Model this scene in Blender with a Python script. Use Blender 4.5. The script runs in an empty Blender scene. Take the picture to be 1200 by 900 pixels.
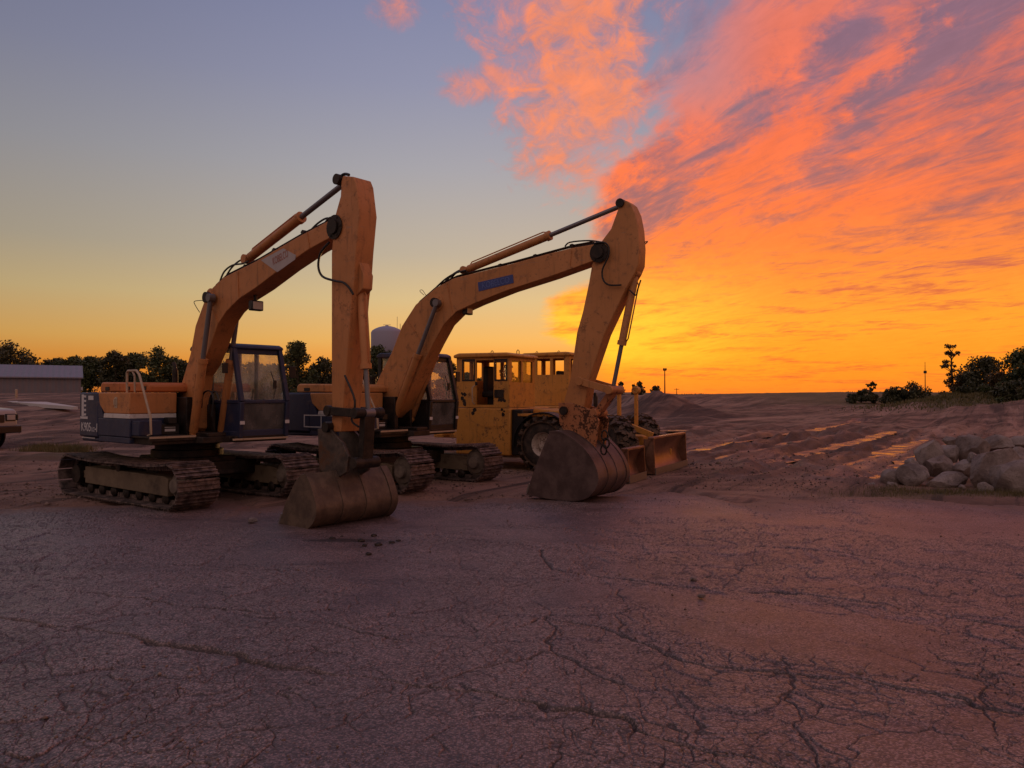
import bpy, bmesh, math, random
import numpy as np
from mathutils import Vector, Matrix
R = math.radians
sin, cos, pi = math.sin, math.cos, math.pi
scene = bpy.context.scene
COL = scene.collection
rng = random.Random(7)

# ------------------------------------------------------------------ camera
CAMH, FPX = 1.65, 900.0
PITCH = math.atan(13 / 900)
CAM = Vector((0, 0, CAMH))
def ray(px, py):
    cx, cy = (px - 600) / FPX, (450 - py) / FPX
    return Vector((cx, cos(PITCH) - cy * sin(PITCH), sin(PITCH) + cy * cos(PITCH)))
def gnd(px, py, z=0.0):
    d = ray(px, py); return CAM + d * ((z - CAMH) / d.z)
def at(px, py, Y):
    d = ray(px, py); return CAM + d * (Y / d.y)

cam_d = bpy.data.cameras.new('camera')
cam = bpy.data.objects.new('camera', cam_d); COL.objects.link(cam)
cam.location = CAM; cam.rotation_euler = (pi / 2 + PITCH, 0, 0)
cam_d.sensor_width = 36; cam_d.lens = 36 * FPX / 1200
cam_d.clip_start = 0.05; cam_d.clip_end = 9000
scene.camera = cam

# ------------------------------------------------------------------ node helper
class NT:
    def __init__(s, tree): s.t = tree; s.n = tree.nodes; s.l = tree.links
    def node(s, typ, **kw):
        n = s.n.new(typ)
        for k, v in kw.items(): setattr(n, k, v)
        return n
    def put(s, sock, v):
        if isinstance(v, S): s.l.new(v.o, sock)
        elif v is not None:
            if isinstance(v, (tuple, list)) and len(v) == 3 and sock.type == 'RGBA': v = (*v, 1)
            sock.default_value = v
    def m(s, op, a, b=None, c=None, clamp=False):
        n = s.node('ShaderNodeMath', operation=op, use_clamp=clamp)
        for i, v in enumerate((a, b, c)):
            if v is not None: s.put(n.inputs[i], v)
        return S(s, n.outputs[0])
    def vm(s, op, a, b=None):
        n = s.node('ShaderNodeVectorMath', operation=op)
        s.put(n.inputs[0], a)
        if b is not None: s.put(n.inputs[3 if op == 'SCALE' else 1], b)
        return S(s, n.outputs[1 if op in ('DOT_PRODUCT', 'LENGTH', 'DISTANCE') else 0])
    def noise(s, vec, scale, detail=4, rough=.5, dist=0, lac=2.0, col=False):
        n = s.node('ShaderNodeTexNoise')
        s.put(n.inputs['Vector'], vec); s.put(n.inputs['Scale'], scale); s.put(n.inputs['Detail'], detail)
        s.put(n.inputs['Roughness'], rough); s.put(n.inputs['Distortion'], dist); s.put(n.inputs['Lacunarity'], lac)
        return S(s, n.outputs[1 if col else 0])
    def voro(s, vec, scale, feature='F1', rand=1.0, out=0):
        n = s.node('ShaderNodeTexVoronoi', feature=feature)
        s.put(n.inputs['Vector'], vec); s.put(n.inputs['Scale'], scale); s.put(n.inputs['Randomness'], rand)
        return S(s, n.outputs[out])
    def mix(s, f, a, b, mode='MIX'):
        n = s.node('ShaderNodeMix', data_type='RGBA', blend_type=mode)
        s.put(n.inputs[0], f); s.put(n.inputs[6], a); s.put(n.inputs[7], b)
        return S(s, n.outputs[2])
    def ramp(s, f, stops, interp='LINEAR'):
        n = s.node('ShaderNodeValToRGB'); r = n.color_ramp; r.interpolation = interp
        while len(r.elements) < len(stops): r.elements.new(.5)
        for e, (p, c) in zip(r.elements, stops):
            e.position = p
            if not isinstance(c, (tuple, list)): c = (c, c, c)
            e.color = (*c[:3], 1)
        s.put(n.inputs[0], f)
        return S(s, n.outputs[0])
    def ss(s, x, lo, hi):
        n = s.node('ShaderNodeMapRange', interpolation_type='SMOOTHSTEP')
        for i, v in enumerate((x, lo, hi, 0.0, 1.0)): s.put(n.inputs[i], v)
        return S(s, n.outputs[0])
    def xyz(s, x, y, z):
        n = s.node('ShaderNodeCombineXYZ')
        for i, v in enumerate((x, y, z)): s.put(n.inputs[i], v)
        return S(s, n.outputs[0])
    def sep(s, v):
        n = s.node('ShaderNodeSeparateXYZ'); s.put(n.inputs[0], v)
        return [S(s, o) for o in n.outputs]
    def coord(s, which='Object'):
        return S(s, s.node('ShaderNodeTexCoord').outputs[which])
    def attr(s, name):
        n = s.node('ShaderNodeAttribute'); n.attribute_name = name
        return S(s, n.outputs['Fac'])
    def bump(s, h, strength=.3, dist=.02):
        n = s.node('ShaderNodeBump'); s.put(n.inputs['Strength'], strength); s.put(n.inputs['Distance'], dist)
        s.put(n.inputs['Height'], h); return S(s, n.outputs[0])
class S:
    def __init__(s, nt, o): s.nt, s.o = nt, o
    def __add__(s, b): return s.nt.m('ADD', s, b)
    def __radd__(s, b): return s.nt.m('ADD', s, b)
    def __sub__(s, b): return s.nt.m('SUBTRACT', s, b)
    def __rsub__(s, b): return s.nt.m('SUBTRACT', b, s)
    def __mul__(s, b): return s.nt.m('MULTIPLY', s, b)
    def __rmul__(s, b): return s.nt.m('MULTIPLY', s, b)
    def __truediv__(s, b): return s.nt.m('DIVIDE', s, b)

def new_mat(name):
    m = bpy.data.materials.new(name); m.use_nodes = True
    nt = NT(m.node_tree); b = m.node_tree.nodes['Principled BSDF']
    return m, nt, b
def setp(nt, b, **kw):
    names = dict(col='Base Color', rough='Roughness', metal='Metallic', normal='Normal', spec='Specular IOR Level',
                 trans='Transmission Weight', coat='Coat Weight', coatr='Coat Roughness', alpha='Alpha', sub='Subsurface Weight')
    for k, v in kw.items(): nt.put(b.inputs[names[k]], v)

# ------------------------------------------------------------------ numpy noise
def _h(ix, iy, seed):
    n = (ix.astype(np.int64) * 374761393 + iy.astype(np.int64) * 668265263 + seed * 974634777) & 0xFFFFFFFF
    n = ((n ^ (n >> 13)) * 1274126177) & 0xFFFFFFFF
    n = (n ^ (n >> 16)) & 0xFFFFFFFF
    n = (n * 2246822519) & 0xFFFFFFFF
    n = n ^ (n >> 15)
    return n / 4294967295.0
def vnoise(x, y, seed=0):
    ix, iy = np.floor(x), np.floor(y); fx, fy = x - ix, y - iy
    fx = fx * fx * fx * (fx * (fx * 6 - 15) + 10); fy = fy * fy * fy * (fy * (fy * 6 - 15) + 10)
    a, b = _h(ix, iy, seed), _h(ix + 1, iy, seed); c, d = _h(ix, iy + 1, seed), _h(ix + 1, iy + 1, seed)
    return (a * (1 - fx) + b * fx) * (1 - fy) + (c * (1 - fx) + d * fx) * fy
def fbm(x, y, seed=0, oct=4, gain=.5):
    s, a, t = 0, 1.0, 0
    for i in range(oct):
        s = s + a * vnoise(x * 2 ** i + 17.3 * i, y * 2 ** i - 9.1 * i, seed + i); t += a; a *= gain
    return s / t
def worley(x, y, seed=0):
    ix, iy = np.floor(x), np.floor(y)
    f1 = np.full(x.shape, 9.0); f2 = np.full(x.shape, 9.0); cid = np.zeros(x.shape)
    for dx in (-1, 0, 1):
        for dy in (-1, 0, 1):
            cx, cy = ix + dx, iy + dy
            d = np.hypot(cx + _h(cx, cy, seed) - x, cy + _h(cx, cy, seed + 5) - y)
            closer = d < f1
            f2 = np.where(closer, f1, np.minimum(f2, d)); cid = np.where(closer, _h(cx, cy, seed + 9), cid); f1 = np.where(closer, d, f1)
    return f1, f2, cid
def sstep(x, a, b):
    t = np.clip((x - a) / (b - a), 0, 1); return t * t * (3 - 2 * t)

# ------------------------------------------------------------------ mesh building
def tag(o, label=None, cat=None, group=None, kind=None):
    if label: o['label'] = label
    if cat: o['category'] = cat
    if group: o['group'] = group
    if kind: o['kind'] = kind
    return o
def empty(name, loc, rz, label, cat, group=None):
    o = bpy.data.objects.new(name, None); COL.objects.link(o)
    o.location = loc; o.rotation_euler = (0, 0, rz); o.empty_display_size = .3
    return tag(o, label, cat, group)
def np_mesh(name, V, Fq, mat, parent=None, smooth=False, attrs=None):
    V = np.asarray(V, dtype=np.float32); Fq = np.asarray(Fq, dtype=np.int32)
    k = Fq.shape[1]
    me = bpy.data.meshes.new(name)
    me.vertices.add(len(V)); me.vertices.foreach_set('co', V.ravel())
    me.loops.add(Fq.size); me.loops.foreach_set('vertex_index', Fq.ravel())
    me.polygons.add(len(Fq)); me.polygons.foreach_set('loop_start', np.arange(len(Fq), dtype=np.int32) * k)
    for an, av in (attrs or {}).items():
        a = me.attributes.new(an, 'FLOAT', 'POINT'); a.data.foreach_set('value', np.asarray(av, dtype=np.float32).ravel())
    me.update(calc_edges=True); me.validate()
    if smooth: me.shade_smooth()
    me.materials.append(mat)
    o = bpy.data.objects.new(name, me); COL.objects.link(o)
    if parent: o.parent = parent
    return o

class MB:
    def __init__(s): s.v, s.f = [], []
    def add(s, vs, fs):
        b = len(s.v); s.v += [tuple(v) for v in vs]; s.f += [tuple(b + i for i in f) for f in fs]; return s
    def box(s, c, d, M=None):
        x, y, z = d[0] / 2, d[1] / 2, d[2] / 2; c = Vector(c)
        vs = [Vector((a * x, b * y, e * z)) for a in (-1, 1) for b in (-1, 1) for e in (-1, 1)]
        vs = [(M @ v if M else v) + c for v in vs]
        return s.add(vs, [(0, 1, 3, 2), (4, 6, 7, 5), (0, 4, 5, 1), (2, 3, 7, 6), (0, 2, 6, 4), (1, 5, 7, 3)])
    def bx(s, x0, x1, y0, y1, z0, z1):
        return s.box(((x0 + x1) / 2, (y0 + y1) / 2, (z0 + z1) / 2), (x1 - x0, y1 - y0, z1 - z0))
    def beam(s, p0, p1, w, h, up=(0, 0, 1)):
        p0, p1 = Vector(p0), Vector(p1); x = (p1 - p0); L = x.length; x.normalize()
        y = Vector(up).cross(x)
        if y.length < 1e-4: y = Vector((0, 1, 0)).cross(x)
        y.normalize(); z = x.cross(y)
        return s.box((p0 + p1) / 2, (L, w, h), Matrix((x, y, z)).transposed())
    def prism(s, pts, ext):                 # pts: 3D polygon, ext: extrusion vector
        n = len(pts); e = Vector(ext)
        A = [Vector(p) for p in pts]; B = [p + e for p in A]
        nrm = Vector((0, 0, 0))
        for i in range(n): nrm += A[i].cross(A[(i + 1) % n])
        fl = nrm.dot(e) > 0
        f0 = list(range(n)); f1 = list(range(n, 2 * n))
        sides = [(i, (i + 1) % n, n + (i + 1) % n, n + i) for i in range(n)]
        if fl: return s.add(A + B, [tuple(reversed(f0)), tuple(f1)] + sides)
        return s.add(A + B, [tuple(f0), tuple(reversed(f1))] + [tuple(reversed(q)) for q in sides])
    def strip(s, pts, t, ext):              # thick curved sheet: pts profile in 3D, t thickness vector per point, ext width
        n = len(pts); e = Vector(ext); A = [Vector(p) for p in pts]; T = [Vector(q) for q in t]
        for i in range(n - 1):
            q = [A[i], A[i + 1], A[i + 1] + T[i + 1], A[i] + T[i]]
            s.prism(q, e)
        return s
    def cyl(s, p0, p1, r0, r1=None, seg=16):
        r1 = r0 if r1 is None else r1
        return s.tube([p0, p1], [r0, r1], seg)
    def tube(s, pts, r, seg=8, cap=True):
        P = [Vector(p) for p in pts]; n = len(P)
        rr = [r] * n if not isinstance(r, (list, tuple)) else r
        prev = None; vs = []
        for i in range(n):
            t = (P[min(i + 1, n - 1)] - P[max(i - 1, 0)]).normalized()
            if prev is None:
                a = Vector((0, 0, 1)) if abs(t.z) < .9 else Vector((1, 0, 0))
                x = a.cross(t).normalized()
            else: x = (prev - t * prev.dot(t)).normalized()
            prev = x; y = t.cross(x)
            vs += [P[i] + (x * cos(2 * pi * k / seg) + y * sin(2 * pi * k / seg)) * rr[i] for k in range(seg)]
        fs = [(i * seg + k, i * seg + (k + 1) % seg, (i + 1) * seg + (k + 1) % seg, (i + 1) * seg + k) for i in range(n - 1) for k in range(seg)]
        if cap: fs += [tuple(reversed(range(seg))), tuple((n - 1) * seg + k for k in range(seg))]
        return s.add(vs, fs)
    def lathe(s, prof, c, ax=(0, 1, 0), seg=32, ring=False):  # prof: list of (r, a) along axis
        ax = Vector(ax).normalized(); a = Vector((0, 0, 1)) if abs(ax.z) < .9 else Vector((1, 0, 0))
        x = a.cross(ax).normalized(); y = ax.cross(x); c = Vector(c)
        vs = [c + ax * h + (x * cos(2 * pi * k / seg) + y * sin(2 * pi * k / seg)) * r for r, h in prof for k in range(seg)]
        n = len(prof)
        fs = [(i * seg + k, i * seg + (k + 1) % seg, (i + 1) * seg + (k + 1) % seg, (i + 1) * seg + k) for i in range(n - 1) for k in range(seg)]
        if ring: fs += [((n - 1) * seg + k, (n - 1) * seg + (k + 1) % seg, (k + 1) % seg, k) for k in range(seg)]
        else: fs += [tuple(reversed(range(seg))), tuple((n - 1) * seg + k for k in range(seg))]
        return s.add(vs, fs)
    def wall(s, o, ex, ez, n, W, H, holes, t):     # slab with rectangular openings; o corner, ex/ez unit axes, n thickness dir
        o, ex, ez, n = Vector(o), Vector(ex), Vector(ez), Vector(n)
        xs = sorted({0, W, *[h[0] for h in holes], *[h[1] for h in holes]}); zs = sorted({0, H, *[h[2] for h in holes], *[h[3] for h in holes]})
        for i in range(len(xs) - 1):
            j = 0
            while j < len(zs) - 1:
                def hole(jj):
                    mx, mz = (xs[i] + xs[i + 1]) / 2, (zs[jj] + zs[jj + 1]) / 2
                    return any(h[0] < mx < h[1] and h[2] < mz < h[3] for h in holes)
                if hole(j): j += 1; continue
                k = j
                while k + 1 < len(zs) - 1 and not hole(k + 1): k += 1
                a, b, c, d = xs[i], xs[i + 1], zs[j], zs[k + 1]
                s.prism([o + ex * a + ez * c, o + ex * b + ez * c, o + ex * b + ez * d, o + ex * a + ez * d], n * t)
                j = k + 1
        return s
    def build(s, name, mat, parent=None, bevel=0, smooth=True, M=None, ang=38):
        me = bpy.data.meshes.new(name)
        vs = [M @ Vector(v) for v in s.v] if M else s.v
        me.from_pydata([tuple(v) for v in vs], [], s.f); me.update()
        if smooth: me.shade_smooth(); me.set_sharp_from_angle(angle=R(ang))
        me.materials.append(mat)
        o = bpy.data.objects.new(name, me); COL.objects.link(o)
        if parent: o.parent = parent
        if bevel:
            b = o.modifiers.new('bevel', 'BEVEL'); b.width = bevel; b.segments = 2; b.limit_method = 'ANGLE'; b.angle_limit = R(40)
            b.harden_normals = False
        return o

def text_obj(name, txt, size, o, ex, ez, mat, parent, shear=0, wscale=1.0, bold=0.0):
    cu = bpy.data.curves.new('lettering', 'FONT'); cu.body = txt; cu.size = size; cu.extrude = .0015; cu.shear = shear
    cu.align_x = 'CENTER'; cu.align_y = 'CENTER'; cu.offset = bold
    t = bpy.data.objects.new('lettering', cu); COL.objects.link(t)
    dg = bpy.context.evaluated_depsgraph_get(); dg.update()
    me = bpy.data.meshes.new_from_object(t.evaluated_get(dg))
    bpy.data.objects.remove(t)
    ex, ez = Vector(ex).normalized(), Vector(ez).normalized(); n = ex.cross(ez)
    Mx = Matrix((ex, ez, n)).transposed()
    for v in me.vertices:
        v.co = Mx @ Vector((v.co.x * wscale, v.co.y, v.co.z)) + Vector(o)
    me.materials.clear(); me.materials.append(mat); me.update()
    ob = bpy.data.objects.new(name, me); COL.objects.link(ob); ob.parent = parent
    return ob
# ------------------------------------------------------------------ materials
def paint(name, col, rust=.3, dust=.4, rough=.45, fade=.25, streak=.3):
    m, nt, b = new_mat(name); p = nt.coord()
    x, y, z = nt.sep(p)
    n1 = nt.noise(p, 1.3, 6, .6); n2 = nt.noise(p, 7, 8, .65); n3 = nt.noise(p, 28, 5, .6)
    st = nt.noise(nt.xyz(x * 9, y * 9, z * .9), 1.6, 5, .6)
    c = nt.mix(nt.ss(n1, .35, .7) * fade, col, tuple(min(1, k * 1.5 + .06) for k in col))
    c = nt.mix(nt.ss(st, .52, .75) * streak, c, tuple(k * .35 + .012 for k in col))
    c = nt.mix(nt.ss(n2, .5, .72) * dust, c, (.17, .105, .07))
    gm = nt.noise(p, 2.6, 7, .7, .8); c = nt.mix(nt.ss(gm, .56, .70) * streak * .8, c, tuple(k * .22 + .010 for k in col))
    sc = nt.noise(nt.xyz(x * 3, y * 3, z * 22), 1.0, 3, .5); c = nt.mix(nt.ss(sc, .68, .72) * streak * .6, c, (.30, .22, .17))
    rm = nt.ss(n2 * .55 + n3 * .3 + n1 * .25, .66 - .14 * rust, .70 - .12 * rust) * min(1, rust * 1.6)
    c = nt.mix(rm, c, nt.mix(n3, (.035, .014, .008), (.12, .045, .02)))
    setp(nt, b, col=c, rough=nt.ss(n2, .2, .8) * .25 + rough + rm * .3, normal=nt.bump(n3 * .4 + rm * -.6 + n2 * .3, .25, .008))
    return m
def rough_metal(name, c0, c1, rough=.6, metal=.3, scale=6, bump=.5, c2=None):
    m, nt, b = new_mat(name); p = nt.coord()
    n1 = nt.noise(p, scale, 8, .65); n2 = nt.noise(p, scale * 6, 5, .6); n0 = nt.noise(p, scale * .3, 4, .6)
    c = nt.mix(nt.ss(n1, .35, .68), c0, c1)
    if c2: c = nt.mix(nt.ss(n0 * .6 + n1 * .4, .52, .66), c, c2)
    setp(nt, b, col=c, rough=n1 * .35 + (rough - .17), metal=metal, normal=nt.bump(n1 * .6 + n2 * .4, bump, .012))
    return m
def plain(name, col, rough=.5, metal=0.0, var=.25):
    m, nt, b = new_mat(name); p = nt.coord(); n = nt.noise(p, 9, 5, .6)
    setp(nt, b, col=nt.mix(n * var * 2, col, tuple(k * .45 for k in col)), rough=n * .2 + rough - .1, metal=metal, normal=nt.bump(n, .12, .01))
    return m
def glass(name, tint, dust, dcol=(.16, .15, .13), kind='ShaderNodeBsdfTranslucent'):
    m, nt, b = new_mat(name); nt.n.remove(b)
    out = nt.n['Material Output']; p = nt.coord()
    tr = nt.node('ShaderNodeBsdfTransparent'); nt.put(tr.inputs[0], tint)
    gl = nt.node('ShaderNodeBsdfGlossy'); nt.put(gl.inputs['Roughness'], .06)
    df = nt.node(kind); nt.put(df.inputs[0], dcol)
    lw = nt.node('ShaderNodeLayerWeight'); fac = nt.m('POWER', S(nt, lw.outputs['Facing']), 4.0) * .6 + .045
    m1 = nt.node('ShaderNodeMixShader'); m2 = nt.node('ShaderNodeMixShader')
    nt.put(m1.inputs[0], fac); nt.l.new(tr.outputs[0], m1.inputs[1]); nt.l.new(gl.outputs[0], m1.inputs[2])
    dn = nt.ss(nt.noise(p, 3.5, 6, .6), .3, .75) * dust + dust * .35
    nt.put(m2.inputs[0], dn); nt.l.new(m1.outputs[0], m2.inputs[1]); nt.l.new(df.outputs[0], m2.inputs[2])
    nt.l.new(m2.outputs[0], out.inputs[0])
    return m

MT = dict(
    orange=paint('faded_orange_paint', (.53, .215, .068), rust=.2, dust=.4, streak=.55),
    orange2=paint('worn_orange_paint', (.52, .225, .072), rust=.22, dust=.42, streak=.5),
    deep=paint('hood_orange_paint', (.50, .15, .035), rust=.25, dust=.25),
    yellow=paint('ochre_yellow_paint', (.56, .25, .038), rust=.36, dust=.4, streak=.6),
    hitch=rough_metal('worn_hitch_steel', (.055, .045, .04), (.14, .11, .09), .5, .4, 7, .6, (.12, .05, .02)),
    rustor=paint('rusty_orange_paint', (.42, .16, .06), rust=.75, dust=.6),
    navy=paint('navy_paint', (.016, .025, .068), rust=.1, dust=.3),
    white=paint('chalky_white_paint', (.62, .6, .58), rust=.12, dust=.25),
    pale=paint('pale_rail_paint', (.46, .35, .24), rust=.15, dust=.25),
    blue=plain('blue_decal', (.05, .085, .30), .5),
    plate=plain('grey_white_decal', (.52, .47, .47), .5),
    red=plain('faded_red_lettering', (.42, .17, .13), .6),
    lilac=plain('pale_blue_lettering', (.12, .18, .46), .6),
    letter=plain('white_lettering', (.7, .7, .72), .5),
    black=plain('black_metal', (.012, .011, .011), .5),
    grease=rough_metal('greasy_steel', (.012, .010, .009), (.05, .034, .025), .55, .4, 7, .6),
    hose=plain('black_hose', (.012, .012, .012), .45),
    chrome=plain('piston_chrome', (.22, .21, .22), .48, .7, .1),
    shoe=rough_metal('dusty_track_steel', (.05, .040, .038), (.25, .185, .165), .6, .35, 8, .7),
    tframe=rough_metal('dusty_frame', (.14, .105, .07), (.21, .165, .11), .75, .05, 4, .5, (.07, .05, .035)),
    idler=rough_metal('dusty_idler', (.13, .105, .085), (.24, .20, .16), .75, .1, 6, .5),
    bucketA=rough_metal('rusty_bucket_steel', (.085, .058, .043), (.18, .126, .088), .6, .3, 4, .7, (.03, .021, .019)),
    bucketB=rough_metal('brown_bucket_steel', (.080, .052, .048), (.155, .106, .096), .55, .35, 4, .5, (.045, .03, .027)),
    wear=plain('worn_bright_steel', (.34, .31, .28), .35, .8),
    rubber=rough_metal('dusty_rubber', (.022, .018, .016), (.085, .06, .045), .8, 0, 9, .6),
    chain=rough_metal('tyre_chain', (.05, .032, .022), (.15, .095, .06), .6, .3, 12, .6),
    rim=paint('pale_rim_paint', (.55, .48, .42), rust=.4, dust=.4),
    blade=rough_metal('scoured_blade', (.20, .09, .055), (.34, .19, .125), .42, .55, 3, .4, (.12, .06, .04)),
    glass=glass('cab_glass', (.99, 1.0, .98), .17, (.9, .95, .8)),
    greyed=glass('greyed_lower_glass', (.85, .92, .88), .62, (.17, .16, .155), 'ShaderNodeBsdfDiffuse'),  # grey diffuse film: dirt plus the pane's reflection put into the colour
    glassy=glass('old_cab_glass', (.97, .93, .82), .08, (.5, .45, .3)),
    seat=plain('black_seat', (.018, .016, .016), .7),
    shed=None, truckw=None)
def _shed(name, c):
    m, nt, b = new_mat(name); p = nt.coord(); x, y, z = nt.sep(p)
    w = nt.m('SINE', x * 12.0); n = nt.noise(p, 1.5, 5, .6)
    setp(nt, b, col=nt.mix(n, c, tuple(k * .75 for k in c)), rough=.55, metal=.2, normal=nt.bump(w, .6, .05)); return m
MT['shed'] = _shed('corrugated_wall', (.22, .205, .235)); MT['shedroof'] = _shed('corrugated_roof', (.27, .255, .30))
MT['truckw'] = plain('white_truck_paint', (.42, .39, .37), .3)
MT['lens'] = plain('headlight_lens', (.5, .48, .45), .15)
MT['concrete'] = plain('pale_concrete', (.6, .58, .58), .8)
MT['tank'] = plain('water_tank_paint', (.36, .34, .44), .5)
MT['pole'] = plain('galvanised_pole', (.2, .2, .2), .5, .5)
MT['bark'] = rough_metal('bark', (.05, .035, .025), (.09, .065, .045), .9, 0, 5, .6)
def _leaf(name, a, b2, sc=.55):
    m, nt, b = new_mat(name); p = nt.coord()
    n = nt.noise(p, sc, 3, .6); g = nt.noise(p, 6, 2, .5)
    setp(nt, b, col=nt.mix(nt.ss(n * .7 + g * .3, .35, .65), a, b2), rough=.6); return m
MT['leafg'] = _leaf('green_leaves', (.04, .055, .018), (.085, .10, .03))
MT['leafd'] = _leaf('dark_leaves', (.035, .04, .016), (.075, .075, .028))
MT['leafr'] = _leaf('autumn_leaves', (.06, .04, .016), (.12, .075, .028))
MT['grass'] = _leaf('dry_grass', (.07, .07, .022), (.16, .12, .045), 2.0)
def _rock():
    m, nt, b = new_mat('boulder_stone'); p = nt.coord()
    oi = S(nt, nt.node('ShaderNodeObjectInfo').outputs['Random'])
    q = nt.vm('ADD', p, nt.xyz(oi * 31.0, oi * 17.0, oi * 9.0))
    n1 = nt.noise(q, 2.2, 7, .6); n2 = nt.noise(q, 14, 7, .7); v = nt.noise(q, 45, 4, .7)
    c = nt.mix(nt.ss(n1, .3, .7), (.15, .115, .108), (.46, .385, .36))
    c = nt.mix(nt.ss(n2, .52, .7) * .6, c, (.06, .045, .036))
    c = nt.mix(oi * .35, c, (.17, .11, .085))
    setp(nt, b, col=nt.mix(nt.ss(v, .6, .75) * .5, c, (.32, .28, .245)), rough=.85, normal=nt.bump(n1 * .5 + n2 * .7 + v * .4, 1.0, .07)); return m
MT['rock'] = _rock()
# ------------------------------------------------------------------ sky
SUN_AZ, SUN_EL = 9.0, 1.2
def make_world():
    w = bpy.data.worlds.new('World'); scene.world = w; w.use_nodes = True
    nt = NT(w.node_tree); bg = w.node_tree.nodes['Background']
    d = nt.coord('Generated'); x, y, z = nt.sep(d)
    az = nt.m('ARCTAN2', x, y) * (180 / pi)
    el = nt.m('ARCSINE', nt.m('MAXIMUM', z, 0.0)) * (180 / pi)
    e = el / 90.0
    # clear sky toward the sunset
    f = lambda deg: deg / 90
    west = nt.ramp(e, [(0, (.72, .20, .028)), (f(2), (.80, .27, .03)), (f(4), (.76, .41, .11)), (f(7), (.62, .455, .225)), (f(10.3), (.46, .39, .295)),
                       (f(16.3), (.345, .335, .365)), (f(22), (.255, .262, .37)), (f(28), (.195, .21, .345)), (f(50), (.15, .17, .32)), (1, (.16, .17, .28))])
    east = nt.ramp(e, [(0, (.13, .085, .09)), (f(6), (.15, .095, .09)), (f(18), (.46, .30, .25)), (f(38), (.58, .38, .345)), (f(60), (.34, .265, .30)), (1, (.20, .18, .26))])
    fr = nt.ss(nt.m('ABSOLUTE', az), 45, 120)
    glow = nt.m('POWER', 2.71828, nt.m('MULTIPLY', (az + 1.0) * (az + 1.0), -1 / 900)) * .46 + .62
    base = nt.mix(fr, nt.vm('SCALE', west, glow), east)
    # cloud deck: plane projection, streaks run toward azimuth -14
    h = nt.m('MAXIMUM', z, 0.0) + .045
    px, py = x / h, y / h
    ca, sa = cos(R(-14)), sin(R(-14))
    s_ = px * ca - py * sa; t_ = px * sa + py * ca          # across, along
    wv = nt.noise(nt.xyz(s_ * .5, t_ * .25, 0), 1.0, 3, .5, col=True)
    wx, wy, wz = nt.sep(wv)
    s2 = s_ + (wx - .5) * .9; t2 = t_ + (wy - .5) * 1.2
    big = nt.noise(nt.xyz(s2 * .75, t2 * .16, 1.7), 1.0, 3, .5)
    med = nt.noise(nt.xyz(s2 * 2.3, t2 * .65, 4.1), 1.0, 6, .62, .35)
    fine = nt.noise(nt.xyz(s2 * 6.0, t2 * 2.6, 8.3), 1.0, 7, .65, .6)
    # ripples in the sheet of cloud near the horizon (stretched across)
    rip = nt.noise(nt.xyz(az * .10 + wx * 1.5, el * 1.1, 2.0), 1.0, 6, .6, .8)
    rip2 = nt.noise(nt.xyz(az * .22, el * 2.6 + az * .12, 5.0), 1.0, 5, .6, 1.2)
    puff = nt.noise(nt.xyz(az * .16, el * .2, 3.0), 1.0, 7, .62, .5)
    edge = nt.ramp(el / 30, [(0, .42), (3.4 / 30, .38), (4.6 / 30, .275), (7.2 / 30, .275), (8.8 / 30, .40), (13 / 30, .395), (16.5 / 30, .385),
                             (18 / 30, .43), (20 / 30, .47), (23 / 30, .50), (27 / 30, .56), (1, .62)])     # (az+6)/30
    eaz = edge * 30.0 - 6.0
    ws = nt.ss(el, 15, 20)
    dd = az - eaz + (puff - .5) * (ws * 14.0 + 4.0) + (fine - .5) * 2.2
    m1 = nt.ss(dd, -.4, ws * 4.0 + 1.6)
    m1 = m1 * (1 - nt.ss(az, 70, 130))
    # ragged cloud standing over the second boom, and wisps left of it
    cell = nt.noise(nt.xyz(az * .42 + wx * 2.0, el * .55 + wy * 2.0, 6.0), 1.0, 6, .68, .6)
    def blob(a0, e0, ra, re_, k, lo, hi, tilt=0.0):
        xa = (az - a0 - (el - e0) * tilt) / ra; ye = (el - e0) / re_
        return nt.ss(1.0 - xa * xa - ye * ye + (puff - .5) * k + (cell - .5) * 2.6, lo, hi)
    b1 = blob(5.2, 21.0, 5.6, 6.6, 2.8, -.35, 1.0, .18); b2 = blob(4.6, 27.5, 8.0, 4.8, 3.2, -.35, 1.2); b3 = blob(-8.6, 26.6, 2.6, 1.5, 2.5, .2, 1.6); b4 = blob(-2.4, 22.2, 4.0, 1.7, 2.6, .1, 1.5, .5)
    upm = nt.m('MAXIMUM', nt.m('MAXIMUM', b1, b2), nt.m('MAXIMUM', b3 * .7, b4 * .8))
    q_ = el - az * .66
    gapw = nt.ss(el, 17.5, 22) * nt.ss(az, 9, 12) * (1 - nt.ss(az, 14, 20))
    # broad diagonal bands of lit and shaded cloud
    qq = el - az * .62 + (wx - .5) * 9.0 + (puff - .5) * 9.0 + (cell - .5) * 4.0 + (big - .5) * 5.0
    band = lambda c, w: nt.m('POWER', 2.71828, (qq - c) * (qq - c) * (-1.0 / (w * w)))
    bands = band(12.2, 2.2) * .14 - band(7.9, 2.2) * nt.ss(med * .5 + big * .5, .36, .62) * .30 * nt.ss(az, 4, 7) * nt.ss(el, 9, 12) - band(2.2, 1.8) * .17 * nt.ss(az, 18, 24) * nt.ss(el, 12, 17) - band(17.5, 2.8) * .09 + band(4.6, 1.8) * .07
    # light and shade of the cloud sheet
    micro = nt.noise(nt.xyz(s2 * 11.0, t2 * 3.4, 12.3), 1.0, 6, .7, .8)
    lum = big * .42 + med * .30 + fine * .30 + rip * .14 + micro * .10
    low = 1 - nt.ss(el, 6, 14)
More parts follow.
